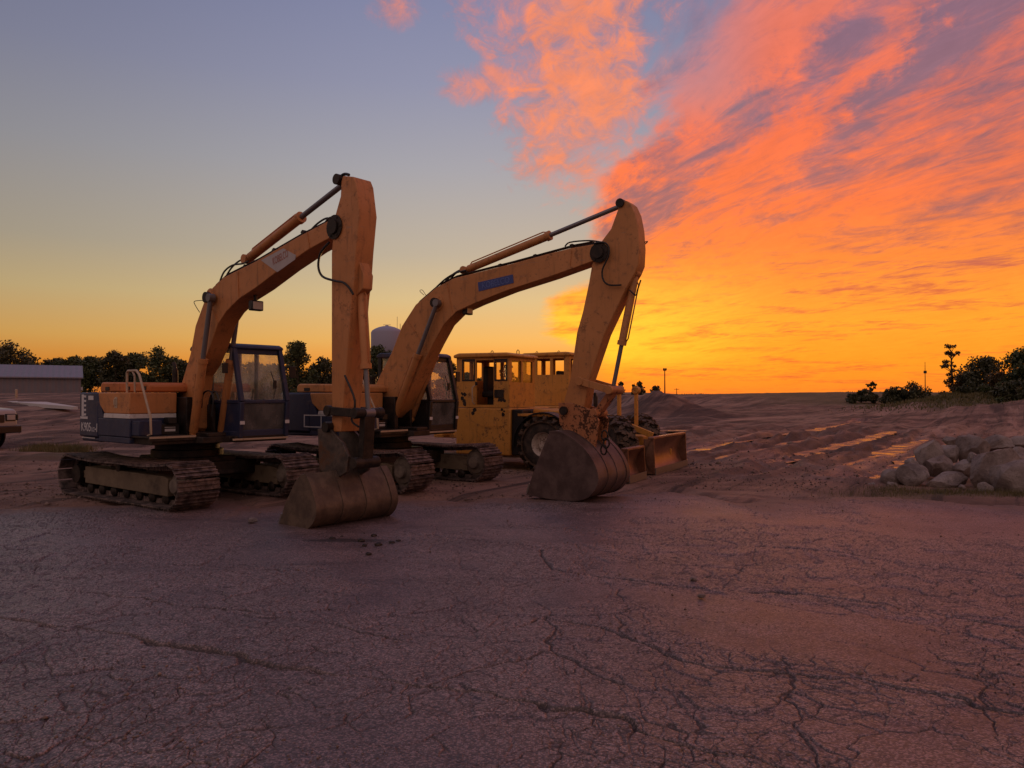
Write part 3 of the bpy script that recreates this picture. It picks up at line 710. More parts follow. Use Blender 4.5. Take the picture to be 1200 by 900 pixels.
def bucket(M, side, off, width, lip, root, mat, heel, ears, earmat):
    prof = M.poly(side, off)                              # closed side plate polygon; first entry is the lip
    shellpts = [prof[i] for i in heel]
    E = Vector((0, width, 0)); c = sum((p for p in prof), Vector()) / len(prof)
    # smoothed shell profile
    pts = []
    n = len(shellpts)
    for i in range(n - 1):
        p0, p1, p2, p3 = shellpts[max(i - 1, 0)], shellpts[i], shellpts[i + 1], shellpts[min(i + 2, n - 1)]
        for k in range(5):
            t = k / 5
            pts.append(.5 * ((2 * p1) + (p2 - p0) * t + (2 * p0 - 5 * p1 + 4 * p2 - p3) * t * t + (3 * p1 - p0 - 3 * p2 + p3) * t ** 3))
    pts.append(shellpts[-1])
    o2 = [p + Vector((0, -.004, 0)) for p in pts]; vs = []; fs = []
    W = width + .008
    def inner(p): q = c - p; q.y = 0; return p + q.normalized() * .03
    for p in o2:
        i_ = inner(p); vs += [p, p + Vector((0, W, 0)), i_, i_ + Vector((0, W, 0))]
    for i in range(len(o2) - 1):
        a, b_ = 4 * i, 4 * i + 4
        fs += [(a, a + 1, b_ + 1, b_), (a + 2, b_ + 2, b_ + 3, a + 3), (a, b_, b_ + 2, a + 2), (a + 1, a + 3, b_ + 3, b_ + 1)]
    e = 4 * (len(o2) - 1); fs += [(0, 2, 3, 1), (e, e + 1, e + 3, e + 2)]
    sh = MB(); sh.add(vs, fs)
    b = sh.build('bucket', mat, root, ang=30)
    for yo in (0, width - .035): sp = MB(); sp.prism([p + Vector((0, yo, 0)) for p in prof], (0, .035, 0)); sp.build('side_plate', mat, b, bevel=.006)
    def band(y0_, y1_, k, nm):
        vs, fs = [], []
        for p in o2:
            q2 = p - c; q2.y = 0; o_ = q2.normalized() * k
            vs += [Vector((p.x, off + y0_, p.z)) + o_, Vector((p.x, off + y1_, p.z)) + o_, Vector((p.x, off + y0_, p.z)) - o_, Vector((p.x, off + y1_, p.z)) - o_]
        for i in range(len(o2) - 1):
            a, b_ = 4 * i, 4 * i + 4; fs += [(a, a + 1, b_ + 1, b_), (a + 2, b_ + 2, b_ + 3, a + 3), (a, b_, b_ + 2, a + 2), (a + 1, a + 3, b_ + 3, b_ + 1)]
        e = 4 * (len(o2) - 1); fs += [(0, 2, 3, 1), (e, e + 1, e + 3, e + 2)]
        m = MB(); m.add(vs, fs); m.build(nm, mat, b, ang=30)
    band(-.012, .10, .012, 'wear_band'); band(width - .10, width + .012, .012, 'wear_band')
    for yy in (.33, .62): band(width * yy - .03, width * yy + .03, .010, 'wear_strip')
    lp = prof[lip]; d = (lp - prof[(lip + 1) % len(prof)]); d.y = 0; d.normalize()
    m = MB(); m.beam(lp + Vector((0, 0, 0)) - d * .10, lp - d * .10 + E, .035, .16, up=d); m.build('cutting_edge', MT['wear'], b)
    for k in range(5):
        y = width * (k + .5) / 5; m = MB(); q = lp + Vector((0, y, 0)); n_ = Vector((-d.z, 0, d.x))
        m.prism([q - d * .12 + n_ * .04, q - d * .12 - n_ * .04, q + d * .06 - n_ * .012, q + d * .06 + n_ * .012], (0, .07, 0)); m.build('tooth', MT['wear'], b)
    for yo in (-.19, .15):
        m = MB(); m.prism([Vector((p.x, yo, p.z)) for p in M.poly(ears, 0)], (0, .04, 0)); m.build('bucket_ear', earmat, b, bevel=.006)
    return b

def cab(M, root, x0, x1, y0, y1, z0, z1, lean, frame, roofm):
    """operator's cab of posts, panels and panes; x1 is the foot of the windscreen"""
    t = .075; xt = x1 - lean; mid = z0 + (z1 - z0) * .385
    def fx(z): return x1 - lean * max(0, (z - mid) / (z1 - mid)) - .05 * max(0, (mid - z) / (mid - z0))
    m = MB()
    for y in (y0 + t / 2, y1 - t / 2):
        m.beam((fx(mid), y, mid), (fx(z1), y, z1 - .03), t, t, up=(0, 1, 0)); m.beam((fx(z0), y, z0), (fx(mid), y, mid), t, t, up=(0, 1, 0))
        m.bx(x0, x0 + t, y - t / 2, y + t / 2, z0, z1 - .03)
        m.bx(x0 + .58, x0 + .64, y - t / 2 + .004, y + t / 2 - .004, mid, z1 - .03)
        m.bx(x0 + .01, x1 - .03, y - t / 2 + .002, y + t / 2 - .002, mid - .03, mid + .03)
        m.bx(x0 + .01, x1 - .03, y - t / 2 + .003, y + t / 2 - .003, z0, z0 + .10)
    m.bx(fx(mid) - .055, fx(mid) + .005, y0 + .02, y1 - .02, mid - .028, mid + .028)
    m.bx(fx(z0) - .05, fx(z0) + .012, y0 + .02, y1 - .02, z0 - .02, z0 + .12)
    m.bx(fx(z1) - .05, fx(z1) + .012, y0 + .02, y1 - .02, z1 - .14, z1 - .05)
    m.bx(x0 - .01, x0 + .03, y0 + .03, y1 - .03, z0, mid)
    # right flank below the window (solid) and left door skin
    m.bx(x0 + .05, x1 - .06, y0 + .015, y0 + .04, z0 + .08, mid - .02); m.bx(x0 + .05, x1 - .06, y1 - .04, y1 - .015, z0 + .08, mid - .02)
    c = m.build('cab', frame, root, bevel=.012)
    r = MB(); r.prism([(x0 - .03, y0 - .02, z1 - .06), (fx(z1) + .06, y0 - .02, z1 - .06), (fx(z1) + .05, y0 - .02, z1 - .01), (fx(z1) - .05, y0 - .02, z1 + .03), (x0 + .05, y0 - .02, z1 + .04), (x0 - .03, y0 - .02, z1)], (0, y1 - y0 + .04, 0))
    r.build('cab_roof', roofm, c, bevel=.03)
    h = MB(); h.bx(x0 + .35, x0 + .85, y0 + .2, y1 - .2, z1 + .035, z1 + .06); h.build('roof_hatch', frame, c, bevel=.01)
    def pane(name, za, zb, mat):
        g = MB(); g.prism([(fx(za) - .01, y0 + t, za), (fx(za) - .01, y1 - t, za), (fx(zb) - .01, y1 - t, zb), (fx(zb) - .01, y0 + t, zb)], (-.008, 0, 0)); return g.build(name, mat, c)
    pane('windscreen', mid + .03, z1 - .14, MT['glass']); pane('lower_windscreen', z0 + .12, mid - .03, MT['greyed'])
    for y in (y0 + t / 2, y1 - t / 2):
        for xa, xb in ((x0 + t, x0 + .58), (x0 + .64, x1 - .12)):
            g = MB(); g.prism([(xa, y, mid + .03), (xb, y, mid + .03), (min(xb, fx(z1) - .05), y, z1 - .06), (xa, y, z1 - .06)], (0, .006, 0)); g.build('side_window', MT['glass'], c)
    g = MB(); g.bx(x0 + .03, x0 + .036, y0 + t, y1 - t, mid, z1 - .08); g.build('rear_window', MT['glass'], c)
    s = MB(); yc = (y0 + y1) / 2
    s.box((x0 + .42, yc, z0 + .42), (.44, .44, .13)); s.box((x0 + .22, yc, z0 + .66), (.11, .42, .48), Matrix.Rotation(R(-10), 3, 'Y')); s.bx(x0 + .3, x0 + .5, yc - .18, yc + .18, z0 + .1, z0 + .36)
    s.build('seat', MT['seat'], c, bevel=.03)
    for yy in (y0 + .17, y1 - .17):
        k = MB(); k.bx(x0 + .3, x0 + .72, yy - .06, yy + .06, z0 + .1, z0 + .55); k.tube([(x0 + .66, yy, z0 + .55), (x0 + .72, yy, z0 + .72)], .012, 6); k.tube([(x0 + .715, yy, z0 + .71), (x0 + .735, yy, z0 + .78)], .022, 8)
        k.build('control_console', MT['black'], c, bevel=.012)
    w = MB(); w.tube([(fx(mid + .05) + .02, y1 - .30, mid + .05), (fx(mid + .25) + .02, y1 - .22, mid + .25), (fx(mid + .5) + .02, y1 - .28, mid + .5)], .008, 6); w.box((fx(mid + .3) + .03, y1 - .24, mid + .28), (.03, .05, .14)); w.build('wiper', MT['black'], c)
    for y in (y0 + .045, y1 - .045): l = MB(); l.box((fx(z0 + .30) + .041, y, z0 + .24), (.006, .08, .055)); l.build('marker_strip', MT['letter'], c)
    mr = MB(); mr.tube([(fx(z1) - .1, y1, z1 - .35), (fx(z1) + .08, y1 + .14, z1 - .34)], .01, 6); mr.box((fx(z1) + .1, y1 + .16, z1 - .42), (.03, .12, .2)); mr.build('mirror', MT['black'], c, bevel=.01)
    mr = MB(); mr.tube([(fx(z1) - .05, y0, z1 - .3), (fx(z1) + .02, y0 - .12, z1 - .31)], .01, 6); mr.box((fx(z1) + .03, y0 - .13, z1 - .38), (.03, .09, .16)); mr.build('mirror', MT['black'], c, bevel=.01)
    return c

def excavator(name_label, C, head, trackrot, q):
    M = Mach(C[0], C[1], head, 'excavator', name_label, 'excavator', 'excavators parked side by side'); root = M.root
    hw, sw = q['gauge'] / 2, q['shoe']
    for s in (-1, 1): crawler(M, root, s, hw, sw, trackrot, *q['tr'])
    Rm = Matrix.Rotation(R(trackrot), 4, 'Z')
    b = MB(); b.prism([(-.75, -.5, .36), (.75, -.5, .36), (.6, -.5, .66), (-.6, -.5, .66)], (0, 1.0, 0))
    for sx in (-.55, .55): b.bx(sx - .16, sx + .16, -hw, hw, .34, .58)
    b.build('undercarriage', MT['grease'], root, bevel=.02, M=Rm)
    b = MB(); b.lathe([(.45, 0), (.56, .01), (.56, .12), (.50, .13), (.50, .2), (.55, .21), (.55, .29), (.4, .3)], (0, 0, .64), (0, 0, 1), 40); b.build('slewing_ring', MT['grease'], root)
    # revolving frame and its decks
    cf = q['cabx']
    b = MB(); b.prism([(-1.55, -1.02, .90), (.92, -1.02, .90), (.92, -.36, .90), (1.05, -.30, .90), (1.05, .16, .90), (cf[1] - .03, .16, .90), (cf[1] - .03, 1.1, .90), (-1.55, 1.1, .90)], (0, 0, .10))
    b.bx(-.6, .62, -.34, -.24, 1.0, 1.62); b.bx(-.6, .62, .10, .155, 1.0, 1.5); b.bx(-.6, 1.05, -.22, .09, 1.0, 1.06)
    b.build('revolving_frame', MT['grease'], root, bevel=.01)
    b = MB(); b.bx(.36, .93, -1.075, -.36, 1.002, 1.03); b.bx(.925, .955, -1.075, -.36, .955, 1.029); b.build('step_plate', MT['grease'], root, bevel=.004)
    b = MB(); b.bx(.955, .96, -1.075, -.36, 1.0, 1.03); b.build('deck_edge', MT['pale'], root); b = MB(); b.bx(cf[1] - .028, cf[1] + .0, .12, 1.12, .93, .96); b.build('deck_edge', MT['pale'], root, bevel=.004)
    # counterweight
    def outline(o=0):
        r_ = [(-.80, -1.1 - o), (-1.52, -1.1 - o), (-1.72, -1.0 - o), (-1.86, -.72), (-1.94 - o, -.3), (-1.94 - o, .3), (-1.86, .72), (-1.72, 1.0 + o), (-1.52, 1.1 + o), (-.80, 1.1 + o)]
        return r_
    b = MB(); b.prism([(x, y, .96) for x, y in outline()], (0, 0, .735)); b.prism([(x * .985, y * .97, .885) for x, y in outline()], (0, 0, .073))
    cw = b.build('counterweight', q['cw'], root, bevel=.03)
    # right-hand side cabinet
    b = MB(); b.bx(-.795, .35, -1.1, -.36, 1.0, 1.285); b.bx(-.795, .33, -1.09, -.4, .90, .998); sc = b.build('side_cabinet', q['low'], root, bevel=.015)
    b = MB(); b.prism([(-.55, -1.102, 1.36), (.35, -1.102, 1.36), (.35, -1.102, 1.69), (-.795, -1.102, 1.69), (-.74, -1.102, 1.5)], (0, .74, 0)); b.build('upper_panel', q['panel'], sc, bevel=.015)
    b = MB(); b.prism([(-.58, -1.106, 1.288), (.345, -1.106, 1.288), (.345, -1.106, 1.358), (-.56, -1.106, 1.358)], (0, .74, 0)); b.build('white_stripe', MT['white'], sc, bevel=.006)
    b = MB(); b.prism([(-.795, -1.098, 1.288), (-.60, -1.098, 1.288), (-.77, -1.098, 1.66), (-.795, -1.098, 1.688)], (0, .7, 0)); b.build('slanted_panel', q['low'], sc)
    b = MB(); b.tube([(-.12, -1.106, 1.60), (-.12, -1.135, 1.58), (-.12, -1.135, 1.50), (-.12, -1.106, 1.48)], .009, 6); b.bx(-.17, -.07, -1.108, -1.104, 1.45, 1.62); b.build('door_latch', MT['pale'], sc)
    b = MB(); b.bx(.352, .60, -1.07, -.72, 1.03, 1.26); b.build('tool_box', q['low'], root, bevel=.012)
    b = MB(); b.bx(.352, .48, -.70, -.38, 1.03, 1.20); b.bx(.40, .56, -.60, -.46, 1.2, 1.3); b.build('battery_box', MT['black'], root, bevel=.01)
    b = MB(); b.bx(.481, .485, -.62, -.45, 1.08, 1.12); b.bx(.481, .485, -.62, -.45, 1.14, 1.15); b.build('warning_plate', MT['letter'], root)
    # left side
    b = MB(); b.bx(-.80, cf[0] - .06, .2, 1.1, .995, 1.69); b.build('left_cabinet', q['panel'], root, bevel=.02)
    # engine hood
    b = MB(); b.prism([(-1.52, -.78, 1.70), (.28, -.78, 1.70), (.28, -.78, 1.80), (.22, -.78, 1.85), (-1.46, -.78, 1.87), (-1.52, -.78, 1.82)], (0, 1.78, 0)); hd = b.build('engine_hood', q['hood'], root, bevel=.025)
    for va, vb in ((-.5, -.38), (.12, .2), (-1.3, -1.15)): b = MB(); b.bx(va, vb, -.79, -.77, 1.73, 1.79); b.build('hood_vent', MT['black'], hd)
    b = MB(); b.tube([(-1.15, .35, 1.86), (-1.15, .35, 2.02), (-1.16, .35, 2.1)], .05, 12); b.tube([(-1.16, .35, 2.06), (-1.16, .35, 2.16), (-1.22, .35, 2.23)], .034, 10); b.build('exhaust_pipe', MT['grease'], hd)
    b = MB(); b.cyl((-.75, .5, 1.86), (-.75, .5, 1.98), .09, seg=16); b.cyl((-.75, .5, 1.98), (-.75, .5, 2.02), .12, seg=16); b.build('air_intake', MT['black'], hd)
    # handrails
    def tubeP(pts, off, r=.017, mat='pale', name='handrail'): m = MB(); m.tube(M.poly(pts, off) if off is not None else pts, r, 8); return m.build(name, MT[mat], root)
    zt = 1.69
    rail = MB()
    rail.tube([(-.02, -.98, zt), (-.03, -.98, 2.0), (.01, -.98, 2.03), (.30, -.98, 2.03), (.40, -.98, 1.96), (.78, -.98, 1.32), (.80, -.98, 1.06), (.70, -.98, 1.035)], .018, 10)
    rail.tube([(.16, -.98, 2.02), (.24, -.98, 1.95), (.25, -.98, 1.70)], .015, 8); rail.build('handrail', MT['pale'], root)
    # white stripes and lettering on the counterweight flank
    if q['livery'] == 'A':
        b = MB(); yo = -1.1035
        b.bx(-1.18, -.98, yo, yo + .004, 1.57, 1.64); b.bx(-1.45, -1.36, yo, yo + .004, 1.30, 1.66)
        for k in range(5): b.bx(-1.355, -1.27, yo, yo + .004, 1.31 + k * .075, 1.345 + k * .075)
        b.bx(-1.5, -1.2, yo - .0006, yo + .0034, 1.255, 1.295); b.build('white_marking', MT['letter'], cw)
        text_obj('lettering', 'K905', .205, (-1.27, -1.1015, 1.115), (1, 0, 0), (0, 0, 1), MT['letter'], cw, wscale=.92, bold=.0012)
        text_obj('lettering', 'LC', .10, (-.985, -1.1015, 1.085), (1, 0, 0), (0, 0, 1), MT['letter'], cw, bold=.0006)
        text_obj('lettering', '-I', .20, (-.87, -1.1015, 1.11), (1, 0, 0), (0, 0, 1), MT['letter'], cw, bold=.0012)
        b = MB(); b.bx(-1.5, -.98, -1.075, -1.069, .935, .950); b.build('pinstripe', MT['letter'], cw)
    else:
        b = MB(); yo = -1.1035
        b.bx(-.95, .33, yo - .003, yo + .0, 1.265, 1.285); b.bx(-.95, .33, yo - .003, yo, 1.05, 1.07)
        for k in range(6): b.prism([(-.02 + k * .055, yo - .003, 1.085), (.0 + k * .055, yo - .003, 1.085), (.04 + k * .055, yo - .003, 1.25), (.02 + k * .055, yo - .003, 1.25)], (0, .003, 0))
        b.bx(-.95, -.925, yo - .003, yo, 1.07, 1.265); b.bx(-.5, -.48, yo - .003, yo, 1.07, 1.265); b.build('white_marking', MT['letter'], sc)
    # boom
    bw = q['bw']; yr = -bw / 2
    side = M.poly(q['boom'], yr)
    b = MB(); b.prism(side, (0, bw, 0)); boom = b.build('boom', q['paint'], root, bevel=.010, ang=24)
    pl = M.poly(q['plate'], yr - .003); b = MB(); b.prism(pl, (0, -.003, 0)); np_ = b.build('name_plate', q['platem'], boom)
    ta, tb = M.P(*q['txt'][0], yr - .0075), M.P(*q['txt'][1], yr - .0075); ex = (tb - ta); n = Vector((0, -1, 0)); ez = n.cross(ex)
    text_obj('lettering', 'KOBELCO', q['tsz'], (ta + tb) / 2, ex, ez, q['txtm'], np_, wscale=ex.length / (q['tsz'] * 4.75), bold=.001)
    # weld seams / edge flanges
    for i0, i1 in q['seams']:
        b = MB(); a_, c_ = M.P(*i0, yr - .002), M.P(*i1, yr - .002); b.beam(a_, c_, .006, .018, up=(0, 1, 0)); b.build('weld_seam', q['paint'], boom)
    lq = M.P(*q['lamp'], 0); b = MB(); b.beam(lq + Vector((-.02, 0, .16)), lq + Vector((-.02, 0, .03)), .04, .05, up=(0, 1, 0)); b.box(lq + Vector((0, 0, -.03)), (.10, .20, .15)); lp_ = b.build('work_lamp', MT['black'], boom, bevel=.015)
    b = MB(); b.box(lq + Vector((.053, 0, -.03)), (.006, .16, .11)); b.build('lens', MT['lens'], lp_)
    for cx_, cy_ in q['clamps']:
        cp = M.P(cx_, cy_, yr); b = MB(); b.box((cp.x, .01, cp.z + .035), (.05, .28, .055), Matrix.Rotation(-q['slope'], 3, 'Y')); b.build('hose_clamp', MT['grease'], boom)
    pin = M.P(*q['pin'], yr)
    b = MB(); b.cyl(Vector((pin.x, yr - .10, pin.z)), Vector((pin.x, -yr + .10, pin.z)), .085, seg=20); b.build('boom_pin', MT['grease'], boom)
    for qq_, rr_ in ((pin, .15), (M.P(*q['joint'], yr), .16)):
        b = MB(); b.lathe([(rr_, 0), (rr_, .012), (rr_ * .6, .016), (rr_ * .6, .03)], (qq_.x, yr + .001, qq_.z), (0, -1, 0), 20)
        for k in range(6): a_ = pi * k / 3; b.cyl((qq_.x + rr_ * .8 * cos(a_), yr, qq_.z + rr_ * .8 * sin(a_)), (qq_.x + rr_ * .8 * cos(a_), yr - .024, qq_.z + rr_ * .8 * sin(a_)), .014, seg=6)
        b.build('pin_boss', MT['grease'] if rr_ > .155 else q['paint'], boom)
    # pipes along the top of the boom
    for yy in (-.09, -.03, .07, .11):
        m = MB(); pp = [M.P(*p, yr) for p in q['pipe']]
        m.tube([Vector((p.x, yy, p.z + .035)) for p in pp], .013, 6); m.build('hydraulic_pipe', MT['grease'], boom)
    # arm
    aw = q['aw']; ar = -aw / 2
    b = MB(); b.prism(M.poly(q['arm'], ar), (0, aw, 0)); arm = b.build('arm', q['paint'], root, bevel=.010, ang=24)
    if q.get('armfront'):
        f = M.poly(q['armfront'], ar * .55); b = MB(); b.prism(f, (0, aw * .55, 0)); b.build('cylinder_bracket', q['paint'], arm, bevel=.008)
    jp = M.P(*q['joint'], ar)
    b = MB(); b.cyl(Vector((jp.x, -bw / 2 - .04, jp.z)), Vector((jp.x, bw / 2 + .04, jp.z)), .10, seg=20); b.build('arm_pin', MT['grease'], arm)
    tp = M.P(*q['armcyl'][2], 0)
    b = MB(); b.cyl(Vector((tp.x, -aw / 2 - .03, tp.z)), Vector((tp.x, aw / 2 + .03, tp.z)), .07, seg=16); b.build('arm_pin', MT['grease'], arm)
    # rams
    for s in (-1, 1):
        o = s * (bw / 2 + .085)
        p0, pm, p1 = [M.P(*p, -(bw / 2 + .085)) for p in q['boomcyl']]
        for v in (p0, pm, p1): v.y = o
        ram(M, 'boom_cylinder', p0, pm, p1, .068, .038, root, q['ramm'], eye=.05)
    ram(M, 'arm_cylinder', *[M.P(*p, 0) for p in q['armcyl']], .068, .038, root, q['ramm'])
    ram(M, 'bucket_cylinder', *[M.P(*p, 0) for p in q['bktcyl']], .060, .034, root, q['ramm'])
    # linkage
    l0, l1 = M.P(*q['tip'][0], 0), M.P(*q['tip'][1], 0); k0, k1 = M.P(*q['lnk'][0], 0), M.P(*q['lnk'][1], 0)
    for s in (-1, 1):
        b = MB(); b.beam(l0 + Vector((0, s * .20, 0)), l1 + Vector((0, s * .20, 0)), .035, .11); b.cyl(l0 + Vector((0, s * .16, 0)), l0 + Vector((0, s * .23, 0)), .07); b.cyl(l1 + Vector((0, s * .16, 0)), l1 + Vector((0, s * .23, 0)), .07)
        b.build('tipping_lever', q['linkm'], root, bevel=.006)
    b = MB(); b.beam(k0, k1, .17, .10); b.cyl(k0 - Vector((0, .22, 0)), k0 + Vector((0, .22, 0)), .065); b.cyl(k1 - Vector((0, .2, 0)), k1 + Vector((0, .2, 0)), .075); b.build('bucket_link', q['linkm2'], root, bevel=.008)
    bp = M.P(*q['bpin'], 0); b = MB(); b.cyl(bp - Vector((0, .24, 0)), bp + Vector((0, .24, 0)), .07); b.build('bucket_pin', MT['grease'], root)
    bucket(M, q['bkt'], -q['bwid'] / 2, q['bwid'], 0, root, q['bktm'], q['heel'], q['ears'], q.get('earm', MT['grease']))
    for sx_, sy_ in q.get('shackles', []):
        c_ = M.P(sx_, sy_, -.24); b = MB(); b.tube([(c_.x + .05 * cos(t * pi / 8), -.26 + .01 * (t % 2), c_.z + .075 * sin(t * pi / 8)) for t in range(17)], .014, 7); b.build('shackle', MT['grease'], root)
    for off, r, pts in q['hoses']:
        m = MB(); P = [M.P(px, py, off if len(p_) == 0 else p_[0]) for px, py, *p_ in pts]
        # smooth the run
        Q = []
        for i in range(len(P) - 1):
            p0, p1, p2, p3 = P[max(i - 1, 0)], P[i], P[i + 1], P[min(i + 2, len(P) - 1)]
            for k in range(4):
                t = k / 4; Q.append(.5 * ((2 * p1) + (p2 - p0) * t + (2 * p0 - 5 * p1 + 4 * p2 - p3) * t * t + (3 * p1 - p0 - 3 * p2 + p3) * t ** 3))
        Q.append(P[-1]); m.tube(Q, r, 7); m.build('hydraulic_hose', MT['hose'], root)
    cab(M, root, cf[0], cf[1], q['caby'][0], q['caby'][1], .97, q['cabz'], q['lean'], q['cabm'], q['roofm'])
    return M

QA = dict(lamp=(300, 356), clamps=[(284, 315), (318, 296), (352, 275)], slope=R(38), gauge=1.84, shoe=.66, tr=(-1.47, 1.51, .295, .05), cabx=(-.32, 1.22), caby=(.22, 1.13), cabz=2.46, lean=.24, cabm=MT['navy'], roofm=MT['navy'],
    cw=MT['navy'], low=MT['navy'], panel=MT['orange'], hood=MT['deep'], livery='A', paint=MT['orange'], ramm=MT['orange'],
    bw=.31, boom=[(222, 507), (213, 500), (207, 478), (212, 452), (223, 415), (229, 382), (239, 354), (249, 337), (262, 325), (300, 306), (350, 277), (386, 258), (394, 257), (398, 264), (394, 275), (386, 279), (362, 292), (330, 314), (300, 337), (280, 350), (265, 365), (255, 380), (246, 407), (237, 428), (229, 440), (225, 478), (225, 502)],
    plate=[(306, 305), (332, 291), (347, 299), (346, 304), (325, 319)], platem=MT['plate'], txt=((319, 307.5), (338, 296.5)), tsz=.15, txtm=MT['red'],
    seams=[((360, 272), (363, 290)), ((279, 318), (280, 348)), ((243, 350), (256, 378))], pin=(247, 349), pipe=[(236, 360), (249, 336), (262, 324), (300, 305), (350, 276), (384, 259)],
    aw=.29, arm=[(402, 206), (414, 207), (417, 215), (421, 250), (417, 295), (415, 325), (412, 350), (407, 415), (402, 477), (400, 506), (389, 506), (388.5, 415), (388.5, 297), (392, 255), (399, 230), (400, 212)],
    armfront=[(418.5, 300), (426, 322), (425, 338), (418, 346), (413, 350)], joint=(392, 266),
    boomcyl=((226, 512), (237, 420), (247, 349)), armcyl=((290, 304), (355, 262), (406, 213)), bktcyl=((423, 331), (431, 432), (432, 484)),
    tip=((399, 481), (431, 484)), lnk=((431, 484), (428, 542)), bpin=(398, 500), linkm=MT['grease'], linkm2=MT['grease'],
    bkt=[(326, 616), (334, 590), (345, 566), (352, 556), (358, 555), (364, 568), (369, 585), (371, 599), (367, 612), (358, 620), (345, 619)], heel=[0, 10, 9, 8, 7, 6, 5, 4], bwid=1.30, bktm=MT['bucketA'],
    earm=MT['hitch'], ears=[(386, 502), (399, 500), (415, 518), (422, 534), (420, 552), (404, 562), (388, 548)],
    hoses=[(-.17, .016, [(386, 284), (376, 296), (373, 312), (378, 324), (392, 329, -.20), (402, 331, -.20), (409, 337, -.19), (414, 345, -.17)]), (-.12, .014, [(376, 270), (384, 257), (390, 256), (394, 268), (392, 283), (398, 292)]),
           (-.1, .014, [(258, 329), (263, 318), (272, 311), (284, 309), (291, 306)]), (-.04, .014, [(266, 322), (272, 313), (280, 306), (288, 303)]), (-.17, .006, [(234, 366), (229, 358), (228, 353), (239, 352)]),
           (-.1, .02, [(400, 217), (399, 208), (404, 204), (409, 205)]), (-.17, .014, [(404, 440), (416, 470), (412, 492), (420, 500)]), (-.16, .014, [(236, 478), (238, 462), (245, 458), (250, 466), (248, 488)]), (-.10, .014, [(244, 482), (247, 464), (253, 459), (257, 470)]),
           (.03, .014, [(364, 270), (372, 262), (382, 256), (389, 258), (391, 270)])])
QB = dict(lamp=(548, 362), clamps=[(584, 313), (625, 302), (668, 290)], slope=R(14), gauge=2.05, shoe=.60, tr=(-1.5, 1.57, .315, .05), cabx=(-.35, .95), caby=(.25, 1.15), cabz=2.44, lean=.22, cabm=MT['black'], roofm=MT['navy'],
    cw=MT['navy'], low=MT['navy'], panel=MT['orange2'], hood=MT['orange2'], livery='B', paint=MT['orange2'], ramm=MT['orange2'],
    bw=.33, boom=[(450, 487), (440, 476), (436, 462), (445, 440), (459, 413), (471, 382), (487, 357), (511, 337), (532, 326), (560, 319), (600, 309), (640, 298), (670, 290.5), (697, 286), (706, 288), (709, 296), (703, 303), (692, 307), (645, 324), (595, 340), (557, 355), (535, 365), (520, 380), (508, 402), (498, 422), (484, 448), (470, 480), (460, 490)],
    plate=[(560, 331), (601, 321.5), (602, 331.5), (561, 341.5)], platem=MT['blue'], txt=((564, 335.6), (598, 327.6)), tsz=.15, txtm=MT['lilac'],
    seams=[((670, 293), (668, 312)), ((524, 332), (530, 366)), ((478, 375), (500, 410))], pin=(512, 355), pipe=[(476, 374), (489, 355), (512, 335), (533, 325), (560, 318), (600, 308), (670, 289), (692, 285)],
    aw=.26, arm=[(725, 243), (729, 236), (734, 235), (739, 239), (744, 250), (747.5, 268), (749, 290), (748, 310), (744, 320), (734, 337), (708, 392), (690, 445), (685, 474), (680, 488), (664, 486), (661, 470), (668, 445), (676, 390), (683, 365), (690, 332), (694, 308), (704, 284), (716, 268)],
    joint=(702, 296), boomcyl=((461, 492), (490, 415), (512, 355)), armcyl=((545, 317), (646, 280), (731, 240)), bktcyl=((745, 320), (726, 404), (718, 457)),
    earm=MT['rustor'], shackles=[(709, 510), (711, 519), (708, 527)], tip=((686, 447), (720, 457)), lnk=((720, 457), (701, 484)), bpin=(668, 481), linkm=MT['orange2'], linkm2=MT['rustor'],
    bkt=[(617, 579), (624, 556), (637, 522), (644, 506), (655, 506), (670, 514), (685, 527), (696, 543), (701, 560), (697, 573), (687, 583), (672, 586), (645, 584)], heel=[0, 12, 11, 10, 9, 8, 7, 6, 5, 4, 3], bwid=1.12, bktm=MT['bucketB'],
    ears=[(661, 472), (676, 472), (700, 480), (708, 492), (703, 530), (680, 522), (662, 496)],
    hoses=[(-.19, .014, [(697, 285), (707, 284), (713, 289), (713, 300), (706, 316), (707, 328), (714, 334), (728, 334)]), (-.15, .013, [(662, 289), (668, 284), (690, 282), (706, 284)]),
           (-.12, .016, [(512, 336), (522, 327), (534, 320), (546, 317)]), (-.05, .016, [(518, 334), (530, 322), (540, 316)]), (-.1, .016, [(528, 327), (536, 319), (548, 319)]),
           (-.1, .012, [(751, 328), (747, 340), (745, 346), (738, 340)]), (-.17, .005, [(497, 346), (492, 341), (495, 340), (499, 346)]), (-.05, .008, [(755, 284), (759, 283), (756, 286)])])
excA = excavator('nearer excavator with faded orange boom, navy cab and counterweight, its arm hanging upright', (-5.40, 12.80), -40, 4, QA)
excB = excavator('farther excavator with tan orange boom and blue name plate, standing beside the yellow wheeled dozer', (-2.50, 14.80), -33, -1, QB)
